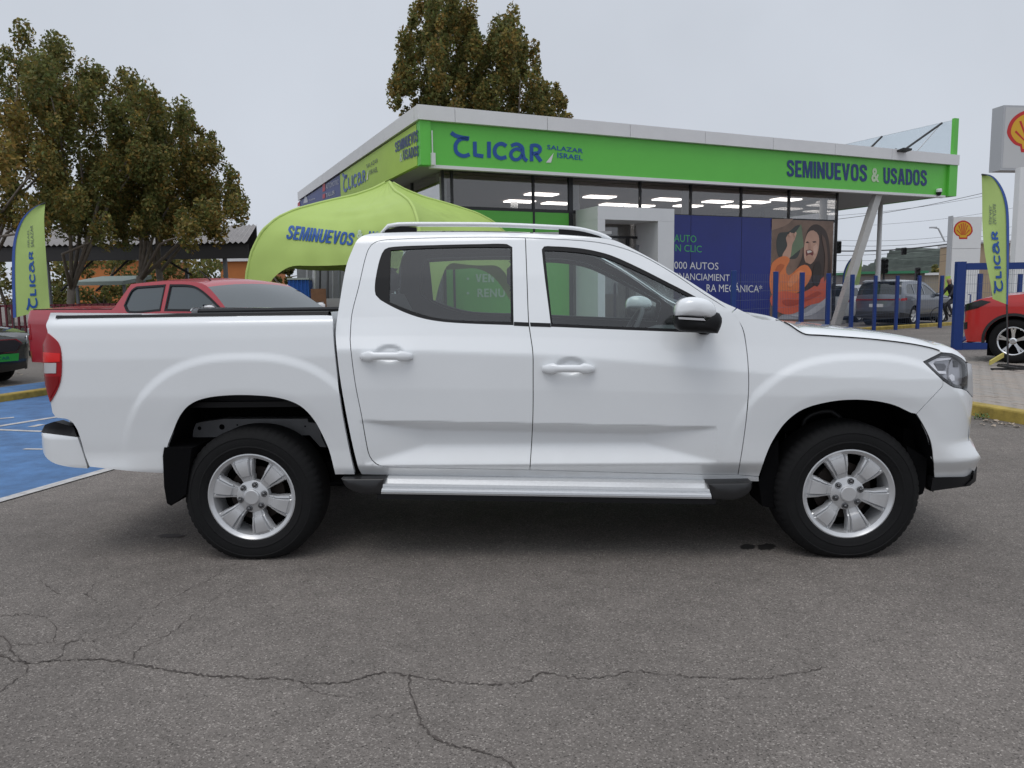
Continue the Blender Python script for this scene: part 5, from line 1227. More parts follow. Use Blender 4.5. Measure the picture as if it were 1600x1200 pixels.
on_nose([(-.47,.765),(.47,.765),(.565,.70),(.455,.565),(-.455,.565),(-.565,.70)], 3.60, 'grille', M_PLASTIC)
on_nose([(.06*math.cos(t), .67+.06*math.sin(t)) for t in np.linspace(0,6.28,15)[:-1]], 3.615, 'badge', M_CHROME)
pt = on_nose([(-.30,.53),(.50,.53),(.48,.41),(-.30,.41)], 3.62, 'number_plate', M_PLATEG)
b = MB(); V, F = text_mesh('CLICAR', .0); pv = add_mesh('lettering', [(3.652, -.02+.36*u, .44+.055*v) for u, v in V], F, M_NAVY, pt, local=True)
for s in (-1,1):
    side_panel('headlight', [(3.48,.82),(3.2,.86),(3.1,.80),(3.3,.70),(3.5,.68)], S_bk, M_HEADL, bk, h=.06, lip=.01, off=.006); break

# grey SUV and white car behind the fence
hs = heading(math.sin(math.radians(50)), math.cos(math.radians(50))); loc = CW((1390-800)/1200*30.0, 30.0)
top_s = [(3.48,.34,1),(3.56,.55),(3.54,.85),(3.42,.98),(2.9,1.10),(2.1,1.18,1),(1.35,1.58),(.7,1.69),(-.2,1.68),(-.78,1.60),(-.98,1.22),(-1.05,.95),(-1.06,.5),(-.98,.32,1)]
sv, S_sv = make_car('suv', 'metallic grey suv parked behind the blue fence posts', 'car', loc, hs, top_s, 1.12, 1.66, 1.86, M_GREYCAR, (0, 2.72), .36,
    [[(-.62,1.22,1),(-.45,1.52),(.0,1.56,1),(.05,1.17,1)], [(.13,1.16,1),(.08,1.57,1),(.85,1.57,1),(.92,1.14,1)], [(1.0,1.14,1),(.95,1.56,1),(1.25,1.50),(1.98,1.16,1)]], (1.32,2.12), (-1.0,-.74), zb=.30, gl=M_DARKGLASS, cladding=[[(-1.02,.30),(-.42,.30),(-.45,.45),(-1.05,.52)],[(.45,.30),(2.28,.30),(2.28,.42),(.45,.42)]])
side_panel('tail_light', [(-1.06,1.04),(-.70,1.06),(-.72,.97),(-1.06,.94)], S_sv, M_REDLAMP, sv, h=.08, lip=.01, off=.01)
b = MB(); b.box((-1.175,0,.78),(.03,.52,.12)); b.build('number_plate', M_PLATE, sv, local=True)
b = MB(); b.box((-1.16,0,1.0),(.05,1.5,.05)); b.build('tail_light_bar', M_REDDARK, sv, local=True)
b = MB(); b.box((-1.16,0,.45),(.08,1.55,.22),bev=.03); b.build('rear_bumper', M_PLASTIC, sv, local=True)
b = MB(); b.obox((-.98,-.66,1.66),(.28,0,.06),(0,1.32,0),(0,0,.03)); b.build('roof_spoiler', M_GREYCAR, sv, local=True)
add_mirror(sv, 1.95, .9, 1.15, M_GREYCAR)
loc2 = CW((1312-800)/1200*33.5, 33.5)
wv, S_wv = make_car('white_car', 'white car parked behind the slanted column next to grey suv', 'car', loc2, hs, [(x,z*.93) for x,z,*_ in top_s], 1.05, 1.56, 1.80, M_WHITE, (0, 2.72), .33,
    [[(-.62,1.12,1),(-.45,1.42),(.0,1.46,1),(.05,1.08,1)], [(.13,1.07,1),(.08,1.46,1),(.85,1.46,1),(.92,1.05,1)]], (1.32,2.12), (-1.0,-.74), zb=.30)
side_panel('tail_light', [(-1.06,.98),(-.80,1.0),(-.82,.88),(-1.06,.86)], S_wv, M_REDLAMP, wv, h=.08, lip=.01, off=.01)

# ================================================================== inflatable tent
M_TENT = mat('tent_lime', (.41,.55,.135), .6, noise=.05, nscale=.8)
c_t = CW((617-800)/1200*22.0, 22.0); near = CW((668-800)/1200*18.2, 18.2); dv = near-c_t
cor = [c_t+dv, c_t+Vector((dv.y,-dv.x,0)), c_t-dv, c_t+Vector((-dv.y,dv.x,0))]
tent = thing('inflatable_tent', 'lime green inflatable promotional tent with arched openings', 'tent', c_t)
HT = W(617,286,22.0).z
prof_r = [0,.12,.25,.38,.5,.64,.76,.86,.93,.97,.985,.995,1.0]; prof_z = [1,.945,.905,.878,.85,.815,.765,.69,.575,.45,.33,.18,0]
_al = np.concatenate([[0], np.cumsum(np.hypot(np.diff(prof_r)*4.0, np.diff(prof_z)*HT))]); _al /= _al[-1]
def ridge(k, s): r = np.interp(s, _al, prof_r); z = np.interp(s, _al, prof_z)*HT; p = c_t+(cor[k]-c_t)*float(r); return Vector((p.x,p.y,float(z)))
SM = float(np.interp(.49, [1-q for q in prof_z], _al))
panels = []
for k in range(4):
    k2 = (k+1)%4; rows = []
    nt_, ns_ = 48, 36
    for i in range(ns_+1):
        row = []
        for j in range(nt_+1):
            t = j/nt_; e = abs(2*t-1); sm = SM+(1-SM)*max(0,(e-.35)/.65)**2.6
            s = sm*(i/ns_); a, c = ridge(k, s), ridge(k2, s); p = a+(c-a)*t; w_ = math.sin(math.pi*t)
            out = ((cor[k]+cor[k2])/2-c_t).normalized()
            sag = .20*w_*min(1,s*3)*(1-.3*s)
            fold = .060*math.sin(30*s-9*math.cos(math.pi*(t-.5)))*w_**2*math.exp(-((s-.34)/.13)**2) + .012*math.sin(40*t+25*s)*w_ + .010*math.sin(23*t-33*s)*s
            p = p + Vector((0,0,-sag)) + out*(fold*1.2 - .10*w_*s)
            row.append(p)
        rows.append(row)
    b = MB(); b.grid(rows); o = b.build('canopy_panel', M_TENT, tent, smooth=True); panels.append(o)
M_TENT2 = mat('tent_seam', (.45,.59,.16), .6)
for k in range(4):
    b = MB(); b.tube([ridge(k, s)-(cor[k]-c_t).normalized()*.02 for s in np.linspace(.02,1,40)], .045, 8); b.build('leg_seam', M_TENT2, tent, smooth=True)
fl = None
bestL = None
for o in panels:
    f = mesh_surf(o, .02); p = BVHTree.FromPolygons([FRAME[o.name] @ v.co for v in o.data.vertices], [tuple(q.vertices) for q in o.data.polygons])
    if p.ray_cast(Vector(CAM), Vector(ray(500,365)).normalized())[0] is not None and (bestL is None): bestL = o
bestR = None
for o in panels:
    p = BVHTree.FromPolygons([FRAME[o.name] @ v.co for v in o.data.vertices], [tuple(q.vertices) for q in o.data.polygons])
    if o is not bestL and p.ray_cast(Vector(CAM), Vector(ray(690,345)).normalized())[0] is not None: bestR = o; break
if bestL:
    sf = mesh_surf(bestL, .03)
    lettering('SEMINUEVOS', [(446,373),(550,383.5),(555,364),(452,351.5)], sf, M_LBLUE, bestL, bold=.022)
    lettering('&', [(557,372),(567,372),(568,359),(558,359)], sf, M_LETPALE, bestL, bold=.04)
    lettering('US', [(573,381),(590,381),(594,362),(577,361)], sf, M_LBLUE, bestL, bold=.022)
if bestR:
    sf = mesh_surf(bestR, .03); shape([(657,336,1),(668,341),(680,346,1),(672,347,1),(664,344)], sf, M_LBLUE, bestR, 'mark')
    logo(sf, M_LBLUE, bestR, [(660,372),(730,374),(725,340),(657,336)])
# clutter below the tent
def crate(name, label, cat, px0, py0, px1, py1, D, dep, mm, extra=None):
    a, c = W(px0,py1,D), W(px1,py0,D); g = Vector((a.x,a.y,0)); root = thing(name, label, cat, g)
    u = Vector((c.x-a.x, c.y-a.y, 0)); n = Vector((-u.y,u.x,0)).normalized()*dep; h = c.z
    b = MB(); b.obox(g, u, n, (0,0,h)); b.build('body', mm, root); return root, g, u, n, h
M_BLUEBOX = mat('blue_container', (.012,.10,.42), .5, noise=.06, nscale=2)
r_, g_, u_, n_, h_ = crate('storage_box', 'bright blue storage container behind the red pickup windshield', 'container', 452,437,482,486, 26, 2.2, M_BLUEBOX)
for k in range(5):
    b = MB(); b.obox(g_+u_*(k+.4)/5.2-n_*.012, u_*.035, -n_*.012, (0,0,h_)); b.build('rib', M_BLUEBOX, r_)
b = MB(); b.obox(g_-u_*.03-n_*.03+Vector((0,0,h_+.002)), u_*1.06, n_*1.06, (0,0,.06)); b.build('lid', mat('grey_lid', (.35,.38,.36), .6), r_)
r_, g_, u_, n_, h_ = crate('plywood_board', 'brown plywood board leaning beneath the lime tent', 'board', 487,451,509,487, 24.5, .12, mat('plywood', (.24,.12,.065), .7, noise=.2, nscale=4))
r_, g_, u_, n_, h_ = crate('storage_box', 'pale grey box stacked beside the plywood under the tent', 'container', 511,466,538,490, 25.2, .8, mat('pale_box', (.42,.42,.43), .6))
for k, (px, D, w_, col) in enumerate(((481,27.5,.10,(.32,.32,.33)),(492,27,.14,(.45,.45,.46)),(501,27.3,.07,(.05,.05,.05)),(513,27,.08,(.08,.08,.085)),(521,27.6,.06,(.4,.41,.42)),(531,27,.09,(.16,.17,.18)))):
    g = CW((px-800)/1200*D, D); p = W(px, 405, D); rt_ = thing('scaffold_pole', ['thin grey pole at the left end of the stored row','thickest pale grey pole in the stored row','slim black pole right of the thick pale one','dark pole in the middle of the stored row','slim light grey pole near the right of the row','dull grey pole at the right end of the stored row'][k]+' behind the tent', 'pole', g, 0, 'upright poles stored behind the tent')
    b = MB(); b.tube([g, Vector((p.x,p.y,p.z+.3))], w_/2, 8); b.build('shaft', mat('pole_%d' % k, col, .5, .3), rt_); b = MB(); b.box((g.x,g.y,.02),(.3,.3,.04)); b.build('foot', M_PLASTIC, rt_)
# roll-up wall behind the clutter
g0, g1 = CW((470-800)/1200*29,29), CW((560-800)/1200*29,29); b = MB(); b.obox(g0, g1-g0, (0,.2,0), (0,0,3.3)); tag(b.build('yard_wall', mat('yard_wall_grey', (.20,.205,.21), .7, noise=.2, nscale=2)), 'grey metal yard wall behind the stored poles', 'wall')

# ================================================================== feather flags
M_FLAG = mat('flag_lime', (.40,.54,.17), .7, noise=.05, nscale=2); M_FLAGB = mat('flag_blue_edge', (.035,.09,.33), .6); M_POLE = mat('flag_pole', (.02,.02,.022), .4)
def feather(label, D, L, R_, tip, foot, logo_quad, flip, blue_left, small_quad):
    """L, R_: left and right borders, top to bottom (pixels)"""
    g = foot; root = thing('feather_flag', label, 'flag', g, 0, 'feather flags')
    n = 40; Lc, Rc = np.array(crom(L, 2, False)), np.array(crom(R_, 2, False))
    def at(c, t):
        i = t*(len(c)-1); k = int(min(i, len(c)-2)); return c[k]+(c[k+1]-c[k])*(i-k)
    def pt(t, s):
        a = at(Lc,t); q = at(Rc,t); p = a+(q-a)*s; return W(p[0], p[1], D + .05*math.sin(3*s+5*t)*1.2*s_f(s))
    s_f = (lambda s: s) if blue_left else (lambda s: 1-s)
    rows = [[pt(i/n, s) for s in np.linspace(0,1,13)] for i in range(n+1)]
    b = MB(); b.grid(rows); cloth = b.build('cloth', M_FLAG, root, smooth=True)
    rows = [[pt(i/n, s)+Vector((0,-.012,0)) for s in ((0,.04,.085) if blue_left else (.90,.95,1))] for i in range(n+1)]
    b = MB(); b.grid(rows); b.build('blue_border', M_FLAGB, root, smooth=True)
    e = [pt(i/n, 0 if blue_left else 1) for i in range(n+1)]
    b = MB(); b.tube([g+Vector((0,0,.0))]+[q+Vector((0,.012,0)) for q in e[::-1]], .014, 6); b.build('pole', M_POLE, root)
    b = MB(); b.box((g.x,g.y,g.z+.015),(.5,.06,.03)); b.box((g.x,g.y,g.z+.045),(.06,.5,.03)); b.build('cross_base', M_POLE, root)
    sf = mesh_surf(cloth, .015)
    logo(sf, M_LBLUE, cloth, logo_quad, flip)
    lettering('SALAZAR', small_quad[0], sf, M_DKGREY, cloth, bold=.0); lettering('ISRAEL', small_quad[1], sf, M_DKGREY, cloth, bold=.0)
gl_ = CW((23-800)/1200*18,18)
feather('lime feather flag with blue edge standing before the trees at left', 18.0, [(70,317),(52,325),(36,340),(26,360),(20.5,385),(19,430),(21,497)], [(70.5,317),(69,345),(72,400),(75.5,450),(78,482)], None, gl_,
        [(60,484),(51,393),(42,394),(41,484)], False, True, ([(53,386),(51,352),(47,352),(48,386)], [(46,386),(45,358),(42.5,358),(43,386)]))
gr_ = G(1575,578,ZP)
feather('lime feather flag seen from behind in front of the red car', 12.1, [(1533.8,272.5),(1534.6,305),(1535,350),(1537.5,387),(1543,420),(1548,445),(1551,467)], [(1534.6,272.5),(1550,275.5),(1562.5,289),(1571,308),(1575,330),(1576,375),(1575,440),(1574,476)], None, gr_,
        [(1553,458),(1544,362),(1559,362),(1569,458)], True, False, ([(1551,350),(1551,318),(1556,318),(1557,350)], [(1545,350),(1546,320),(1549.5,320),(1549.5,350)]))
gs_ = CW((1318-800)/1200*36,36)
feather('small lime feather flag behind the slanted column', 36.0, [(1344,394),(1334,400),(1324,412),(1318,428),(1316,450),(1315,462)], [(1348,394),(1347,410),(1345,430),(1341,450),(1339,460)], None, gs_,
        [(1326,452),(1336,420),(1340,422),(1331,455)], False, True, ([(1337,418),(1341,405),(1343,405),(1339,419)], [(1333,418),(1337,405),(1338.5,405),(1335,418)]))

# ================================================================== blue fence and gate
M_FBLUE = mat('fence_blue', (.006,.036,.19), .45, noise=.06, nscale=8); M_WIRE = mat('wire_grey', (.10,.13,.20), .5, .4)
fence = [(1146,16.6),(1211,18.0),(1252,19.2),(1293,20.8),(1330,23),(1366,25.4),(1400,26.3),(1434,26.8),(1469,27.2)]
fk_ = [G(1376,514),G(1400,513),G(1434,511.5),G(1469,509.5),G(1492,508)]
prev = None
fe_ = thing('post_fence', 'blue metal post fence with wire mesh in front of showroom', 'fence', CW((1330-800)/1200*23,23))
for k, (px, D) in enumerate(fence):
    g = CW((px-800)/1200*D, D); b = MB(); b.box((g.x,g.y,.92),(.10,.10,1.84),bev=.006); b.build('post', M_FBLUE, fe_)
    if prev is not None:
        u = g-prev; L = u.length; nn = int(L/.10); b = MB()
        for i in range(1, nn): p = prev+u*(i/nn); b.tube([p+Vector((0,0,.2)), p+Vector((0,0,1.78))], .0025, 3, False)
        for z in np.arange(.2,1.8,.2): b.tube([prev+Vector((0,0,z)), g+Vector((0,0,z))], .0025, 3, False)
        o = b.build('wire_mesh', M_WIRE, fe_); tag(o, kind='stuff')
    prev = g
kerb(('yellow_kerb','long yellow kerb below the blue fence beyond the bonnet'), G(1372,516), G(1494,508), .18, .12, M_YELLOW, 1.0, 14)
dg0 = G(1495,547); Dg = float((np.array(dg0)-CAM) @ _fw)
gate = thing('blue_gate', 'blue steel mesh gate standing behind the red car at right', 'gate', dg0)
def gp(px, z): p = W(px, 500, Dg); return Vector((p.x,p.y,z))
zt_ = W(1500,412,Dg).z
for px in (1496.5, 1660):
    p = gp(px, 0); b = MB(); b.box((p.x,p.y,zt_/2+.02),(.20,.12,zt_+.04)); b.build('gate_post', M_FBLUE, gate)
zl = W(1510,541,Dg).z
for z, h in ((zt_-.07,.15),(zl,.16)):
    a, c = gp(1504.5,z), gp(1650,z); b = MB(); b.obox(a-Vector((0,.04,h/2)), c-a, (0,.08,0), (0,0,h)); b.build('gate_rail', M_FBLUE, gate)
b = MB(); b.tube([gp(1504,zl+.12), gp(1560,zl+.75)], .045, 6); b.build('gate_brace', M_FBLUE, gate)
b = MB(); b.tube([gp(1503,1.0)+Vector((.08,-.06,0)), gp(1505,1.0)+Vector((.08,-.10,0)), gp(1505,1.25)+Vector((.08,-.10,0)), gp(1503,1.25)+Vector((.08,-.06,0))], .012, 6); b.build('gate_handle', M_FBLUE, gate)
b = MB()
for i in range(40): p = gp(1506+i*3.4, 0); b.tube([p+Vector((0,0,zl)), p+Vector((0,0,zt_-.1))], .003, 3, False)
for z in np.arange(zl+.2, zt_-.1, .2): b.tube([gp(1504,z), gp(1650,z)], .003, 3, False)
o = b.build('wire_mesh', M_WIRE, gate); tag(o, kind='stuff')
for px, D, lb_ in ((1528,22.5,'blue fence post seen through the gate mesh left of the flag'),(1552,21.5,'blue fence post hidden partly by the feather flag'),(1590,24,'blue fence post seen through the gate right of the flag')):
    g = CW((px-800)/1200*D, D); b = MB(); b.box((g.x,g.y,.90),(.10,.10,1.8)); tag(b.build('fence_post', M_FBLUE), lb_, 'post', 'fence posts behind the gate')
# ================================================================== trees
def leafmat(name):
    M = bpy.data.materials.new(name); M.use_nodes = True; nt = M.node_tree; b = nt.nodes['Principled BSDF']
    a = nt.nodes.new('ShaderNodeAttribute'); a.attribute_name = 'leafcol'; nt.links.new(a.outputs['Color'], b.inputs['Base Color']); b.inputs['Roughness'].default_value = .6; b.inputs['Specular IOR Level'].default_value = .3
    t = nt.nodes.new('ShaderNodeBsdfTranslucent'); nt.links.new(a.outputs['Color'], t.inputs[0]); mx = nt.nodes.new('ShaderNodeMixShader'); mx.inputs[0].default_value = .42
    nt.links.new(b.outputs[0], mx.inputs[1]); nt.links.new(t.outputs[0], mx.inputs[2]); nt.links.new(mx.outputs[0], nt.nodes['Material Output'].inputs['Surface']); return M
M_LEAF = leafmat('leaves')
M_BARK = mat('bark_grey', (.22,.19,.16), .85, noise=.3, nscale=5, bump=.4, bscale=25)
def leaves(name, centres, radii, stretch, per, size, cols, wts, parent, seed, lean=0.0):
    """leaf-sized quads spread through clumps"""
    g = np.random.default_rng(seed); C, K = [], []
    for c, r, tint in zip(centres, radii, cols):
        n = int(per*(r/np.mean(radii))**1.7); d = g.normal(size=(n,3)); d /= np.linalg.norm(d, axis=1)[:,None]; u = g.random(n)**(1/2.0)
        p = d*u[:,None]*r*np.array([1,1,stretch]); p[:,0] += lean*p[:,2]
        C.append(p+np.array(c)); gi = np.array(GREENS)[g.integers(0,4,n)]; wi = np.array(WARMS)[g.integers(0,4,n)]; k = np.where(g.random((n,1)) < tint, wi, gi)*g.uniform(.65,1.4,(n,1)); k[:,0] *= g.uniform(.85,1.25,n); K.append(k)
    C = np.concatenate(C); K = np.clip(np.concatenate(K), .005, .6); n = len(C)
    a = g.normal(size=(n,3)); a /= np.linalg.norm(a, axis=1)[:,None]; b_ = g.normal(size=(n,3)); b_ -= a*np.sum(a*b_, 1)[:,None]; b_ /= np.linalg.norm(b_, axis=1)[:,None]
    s = size*g.uniform(.6,1.3,(n,1)); nn = np.cross(a, b_)
    V = np.stack([C-a*s, C+b_*s*.55+nn*s*.15, C+a*s, C-b_*s*.55+nn*s*.15], 1).reshape(-1,3)
    inv = np.array(FRAME[parent.name].inverted()); V = V @ inv[:3,:3].T + inv[:3,3]
    me = bpy.data.meshes.new(name); me.vertices.add(4*n); me.vertices.foreach_set('co', V.ravel()); me.loops.add(4*n); me.loops.foreach_set('vertex_index', np.arange(4*n)); me.polygons.add(n); me.polygons.foreach_set('loop_start', np.arange(0,4*n,4)); me.polygons.foreach_set('loop_total', np.full(n,4))
    me.update(calc_edges=True); at = me.color_attributes.new('leafcol', 'FLOAT_COLOR', 'POINT'); at.data.foreach_set('color', np.concatenate([np.repeat(K,4,axis=0), np.ones((4*n,1))], 1).ravel())
    me.materials.append(M_LEAF); o = bpy.data.objects.new(name, me); COL.objects.link(o); o.parent = parent; FRAME[o.name] = FRAME[parent.name]; return o
def sample_poly(poly, n, rr, mind):
    P = np.array(poly, float); lo, hi = P.min(0), P.max(0); out = []
    for _ in range(n*60):
        if len(out) >= n: break
        q = lo+(hi-lo)*np.array([rr.random(), rr.random()])
        if inside(poly, np.array([q[0]]), np.array([q[1]]))[0] and all((q[0]-o[0])**2+(q[1]-o[1])**2 > mind**2 for o in out): out.append(tuple(q))
    return out
GREENS = [(.150,.165,.050),(.172,.182,.055),(.188,.176,.055),(.126,.146,.048)]; WARMS = [(.27,.20,.052),(.23,.165,.046),(.21,.17,.05),(.31,.25,.07)]
def tree(label, D, poly, nclump, rpx, base_px, seed, per, size, warm, fork, spread=1.3, stretch=1.0, lean=0.0, name='leafy_tree', group=None, limbs=6, trunk_r=.15):
    rr = random.Random(seed); cl = sample_poly(poly, nclump, rr, rpx*.55); base = CW((base_px-800)/1200*D, D)
    root = thing(name, label, 'tree', base, 0, group)
    cen, rad, col = [], [], []
    for (x, y) in cl:
        d = D+rr.gauss(0, spread); p = W(x, y, d); cen.append(p); rad.append(rpx*rr.choice((.5,.65,.8,1.0,1.15,1.3))/FPX*D)
        wf = warm(x, y) if callable(warm) else warm
        col.append(min(.95, max(.03, wf+rr.gauss(0,.22))))
    b = MB(); zf = fork; top = Vector((base.x+rr.gauss(0,.15), base.y, zf)); b.tube([base-Vector((0,0,.1)), base+Vector((0,0,zf*.3)), base.lerp(top,.65)+Vector((rr.gauss(0,.05),0,0)), top], [trunk_r*1.25,trunk_r,trunk_r*.9,trunk_r*.85], 9)
    tr = b.build('trunk', M_BARK, root, smooth=True)
    idx = sorted(range(len(cen)), key=lambda i: cen[i].z); pick = idx[::max(1, len(idx)//limbs)]
    for i in pick:
        e = cen[i]; m1 = top.lerp(e, .35)+Vector((rr.gauss(0,.2),rr.gauss(0,.2),.35+.1*abs(e.x-top.x))); m2 = top.lerp(e, .7)+Vector((rr.gauss(0,.2),rr.gauss(0,.2),.3))
        b = MB(); b.tube([top-Vector((0,0,.15)), m1, m2, e], [trunk_r*.5,trunk_r*.36,trunk_r*.22,trunk_r*.06], 6); b.build('limb', M_BARK, tr, smooth=True)
    leaves('crown', cen, rad, stretch, per, size, col, None, root, seed, lean)
wl_ = lambda x, y: .75 if (x < 75 and 170 < y < 280) or (x < 30 and y > 300) else (.42 if x > 255 and y > 170 else .18)
G_T = 'autumn trees at left'
tree('tall olive autumn tree at the left edge of the frame', 27, [(-110,90),(-40,60),(0,62),(35,42),(52,70),(66,55),(85,80),(100,180),(98,320),(60,368),(0,368),(-110,350)], 100, 18, -5, 11, 330, .075, wl_, 2.4, 1.7, stretch=1.55, group=G_T)
tree('dense green autumn tree with forked trunk behind left flag', 28.5, [(70,60),(100,70),(118,115),(150,92),(178,115),(205,112),(235,118),(252,160),(255,260),(262,352),(180,374),(90,366),(68,260)], 110, 17, 116, 12, 320, .075, wl_, 1.9, 1.7, stretch=1.55, group=G_T, limbs=7)
tree('yellowing autumn tree nearest the grey shed roof', 29.5, [(215,150),(250,155),(278,155),(302,180),(330,215),(345,245),(365,265),(388,255),(394,292),(376,325),(362,356),(322,374),(250,372),(205,360),(200,230)], 100, 15, 226, 13, 290, .075, wl_, 2.3, 1.6, stretch=1.55, group=G_T)
tree('slender autumn tree with pale leaning trunk under the shared crown', 31, [(140,230),(240,210),(300,260),(335,350),(250,384),(140,380)], 46, 15, 262, 14, 280, .075, .3, 2.6, 1.4, 1.5, group=G_T)
G_P = 'poplars behind the showroom'
tree('tallest poplar rising behind the showroom roof', 56, [(622,190),(618,130),(622,90),(634,55),(640,28),(655,2),(672,-30),(690,-45),(712,-30),(726,5),(740,40),(752,60),(756,190),(740,300),(640,300)], 170, 12, 680, 21, 230, .15, .30, 5.0, 2.2, stretch=1.9, lean=.12, name='poplar_tree', group=G_P, trunk_r=.3, limbs=4)
tree('broad poplar right of the tallest behind the showroom roof', 57, [(742,190),(745,95),(760,60),(776,42),(792,26),(806,22),(818,48),(836,75),(850,112),(858,150),(860,190),(850,300),(750,300)], 140, 12, 800, 22, 220, .15, .30, 5.0, 2.2, stretch=1.9, lean=.12, name='poplar_tree', group=G_P, trunk_r=.3, limbs=4)
tree('small pointed poplar at the right end of the poplar row', 58, [(856,190),(862,150),(872,126),(880,150),(888,185),(880,300),(855,300)], 36, 9, 872, 23, 220, .14, .40, 5.0, 1.5, stretch=1.9, lean=.12, name='poplar_tree', group=G_P, trunk_r=.25)
# hedge-like far trees filling the distance
G_F = 'far trees beyond the yard'
for k, (lab, D, poly, bp, sd) in enumerate((('dark far tree behind the open shed at far left', 50, [(-60,395),(40,392),(110,400),(110,470),(-60,470)], 20, 31), ('dark far tree under the middle of the shed roof', 52, [(90,405),(170,398),(240,402),(240,470),(90,470)], 165, 32),
        ('dark far tree beneath the right part of the shed roof', 51, [(235,405),(330,402),(352,410),(352,470),(235,470)], 290, 33), ('dark bush showing below the lime tent', 33, [(420,418),(480,414),(482,450),(415,455)], 450, 34), ('small far tree beside the white pylon base', 90, [(1452,424),(1462,414),(1476,420),(1478,440),(1455,440)], 1465, 35))):
    tree(lab, D, poly, 22 if k < 3 else 9, 17 if k < 3 else 8, bp, sd, 120, .16 if k != 3 else .10, .12, 1.0, 1.0, group=G_F, limbs=4, trunk_r=.15)

# ================================================================== open shed, orange house, red railing
M_ROOFG = mat('shed_roof_grey', (.30,.28,.27), .6, .2, noise=.12, nscale=.8); M_SHEDDK = mat('shed_dark', (.035,.033,.034), .7); M_STEELP = mat('steel_post', (.16,.17,.18), .5, .3)
def at(px, py, D): return W(px, py, D)
sh = thing('open_shed', 'long open shed with grey corrugated roof behind the trees', 'shed', CW((150-800)/1200*38,38))
Dn, Df = 36.0, 45.0; zn, zf_ = W(380,380,Dn).z, W(380,353.5,Df).z
xa, xb = (-260-800)/1200*Dn, (342-800)/1200*Dn; xb2 = (413-800)/1200*Df
rows = []; nco = 150
for i in range(nco+1):
    t = i/nco; h = .05*math.cos(i*math.pi)
    a = CW(xa+(xb+1.6-xa)*t, Dn); c = CW(xa-1+(xb2-xa+1)*t, Df); rows.append([Vector((a.x,a.y,zn+h)), Vector((c.x,c.y,zf_+h))])
b = MB(); b.grid(rows); b.build('roof', M_ROOFG, sh)
a, c = CW(xa,Dn+.1), CW(xb+1.6,Dn+.1); b = MB(); b.obox(Vector((a.x,a.y,zn-.72)), c-a, (0,.12,0), (0,0,.64)); b.build('eave_beam', M_SHEDDK, sh)
a, c = CW(xa,Df-.3), CW(xb2,Df-.3); b = MB(); b.obox(Vector((a.x,a.y,zf_-1.9)), c-a, (0,.12,0), (0,0,1.8)); b.build('rear_beam', M_SHEDDK, sh)
for px in (-60,85,232,360):
    g = CW((px-800)/1200*(Dn+.3), Dn+.3); b = MB(); b.box((g.x,g.y,(zn-.7)/2),(.16,.16,zn-.7)); b.build('post', M_STEELP, sh)
for px in (300,):
    g = CW((px-800)/1200*Df, Df); b = MB(); b.box((g.x,g.y,1.6),(.16,.16,3.2)); b.build('post', M_STEELP, sh)
for (pa, pb_) in (((150,455),(205,402)),((95,455),(150,402)),((300,430),(252,402))):
    p, q = W(*pa,Dn+.5), W(*pb_,Dn+.5); b = MB(); b.tube([p, q], .05, 6); b.build('brace', M_SHEDDK, sh)
M_ORANGE = mat('orange_wall', (.50,.17,.045), .7, noise=.06, nscale=1)
def house(label, px0, px1, pyt, D, wallm, wins, roofm=None):
    a, c = CW((px0-800)/1200*D,D), CW((px1-800)/1200*D,D); z = W((px0+px1)/2,pyt,D).z; root = thing('house', label, 'building', a)
    u = c-a; n = Vector((-u.y,u.x,0)).normalized(); b = MB(); b.obox(a, u, n*6, (0,0,z)); b.build('wall', wallm, root)
    b = MB(); b.obox(a-u*.03-n*.3+Vector((0,0,z+.002)), u*1.06, n*6.6, (0,0,.25)); b.build('roof', roofm or M_COPING, root)
    for (x0, x1, y0, y1) in wins:
        p, q = W(x0,y1,D), W(x1,y0,D); b = MB(); b.obox(Vector((p.x,p.y,p.z))-n*.05, Vector((q.x-p.x,q.y-p.y,0)), n*.04, (0,0,q.z-p.z)); w = b.build('window', M_DARKGLASS, root)
        b = MB(); b.obox(Vector((p.x,p.y,p.z-.12))-n*.12, Vector((q.x-p.x,q.y-p.y,0)), n*.11, (0,0,.1)); b.build('sill', M_LETW, w)
house('orange house seen under the shed roof between tree trunks', 120, 255, 408, 66, M_ORANGE, [(148,156,424,431),(200,208,416,424),(228,236,416,424)])
house('orange house beside the left leg of the lime tent', 352, 420, 409, 64, M_ORANGE, [(366,371,412,418),(374,379,412,418),(382,387,412,418)])
sr = thing('low_shed', 'low pale green roof behind the red pickup', 'shed', CW((150-800)/1200*33,33))
a, c = CW((118-800)/1200*33,33), CW((200-800)/1200*33,33); z = W(150,446,33).z; b = MB(); b.obox(Vector((a.x,a.y,z)), c-a, (0,2.5,.3), (0,0,.16)); b.build('roof', mat('pale_green_roof', (.30,.36,.33), .6), sr)
for t in (.05,.95):
    p = a.lerp(c,t); b = MB(); b.box((p.x,p.y+.3,z/2),(.1,.1,z)); b.build('post', M_STEELP, sr)
rl_ = thing('red_railing', 'red painted railing running behind the left flag and red pickup', 'railing', CW((90-800)/1200*24,24)); M_RAILR = mat('railing_red', (.11,.016,.026), .6)
a, c = CW((-40-800)/1200*24,24), CW((195-800)/1200*24,24)
for z in (.25,.60,1.25):
    b = MB(); b.obox(Vector((a.x,a.y,z)), c-a, (0,.05,0), (0,0,.06)); b.build('rail', M_RAILR, rl_)
for k in range(26):
    p = a.lerp(c,k/25); b = MB(); b.box((p.x,p.y-.03,.66),(.05,.05,1.32)); b.build('baluster', M_RAILR, rl_)
M_VERGE = mat('verge_earth', (.11,.085,.06), .95, noise=.3, nscale=3)
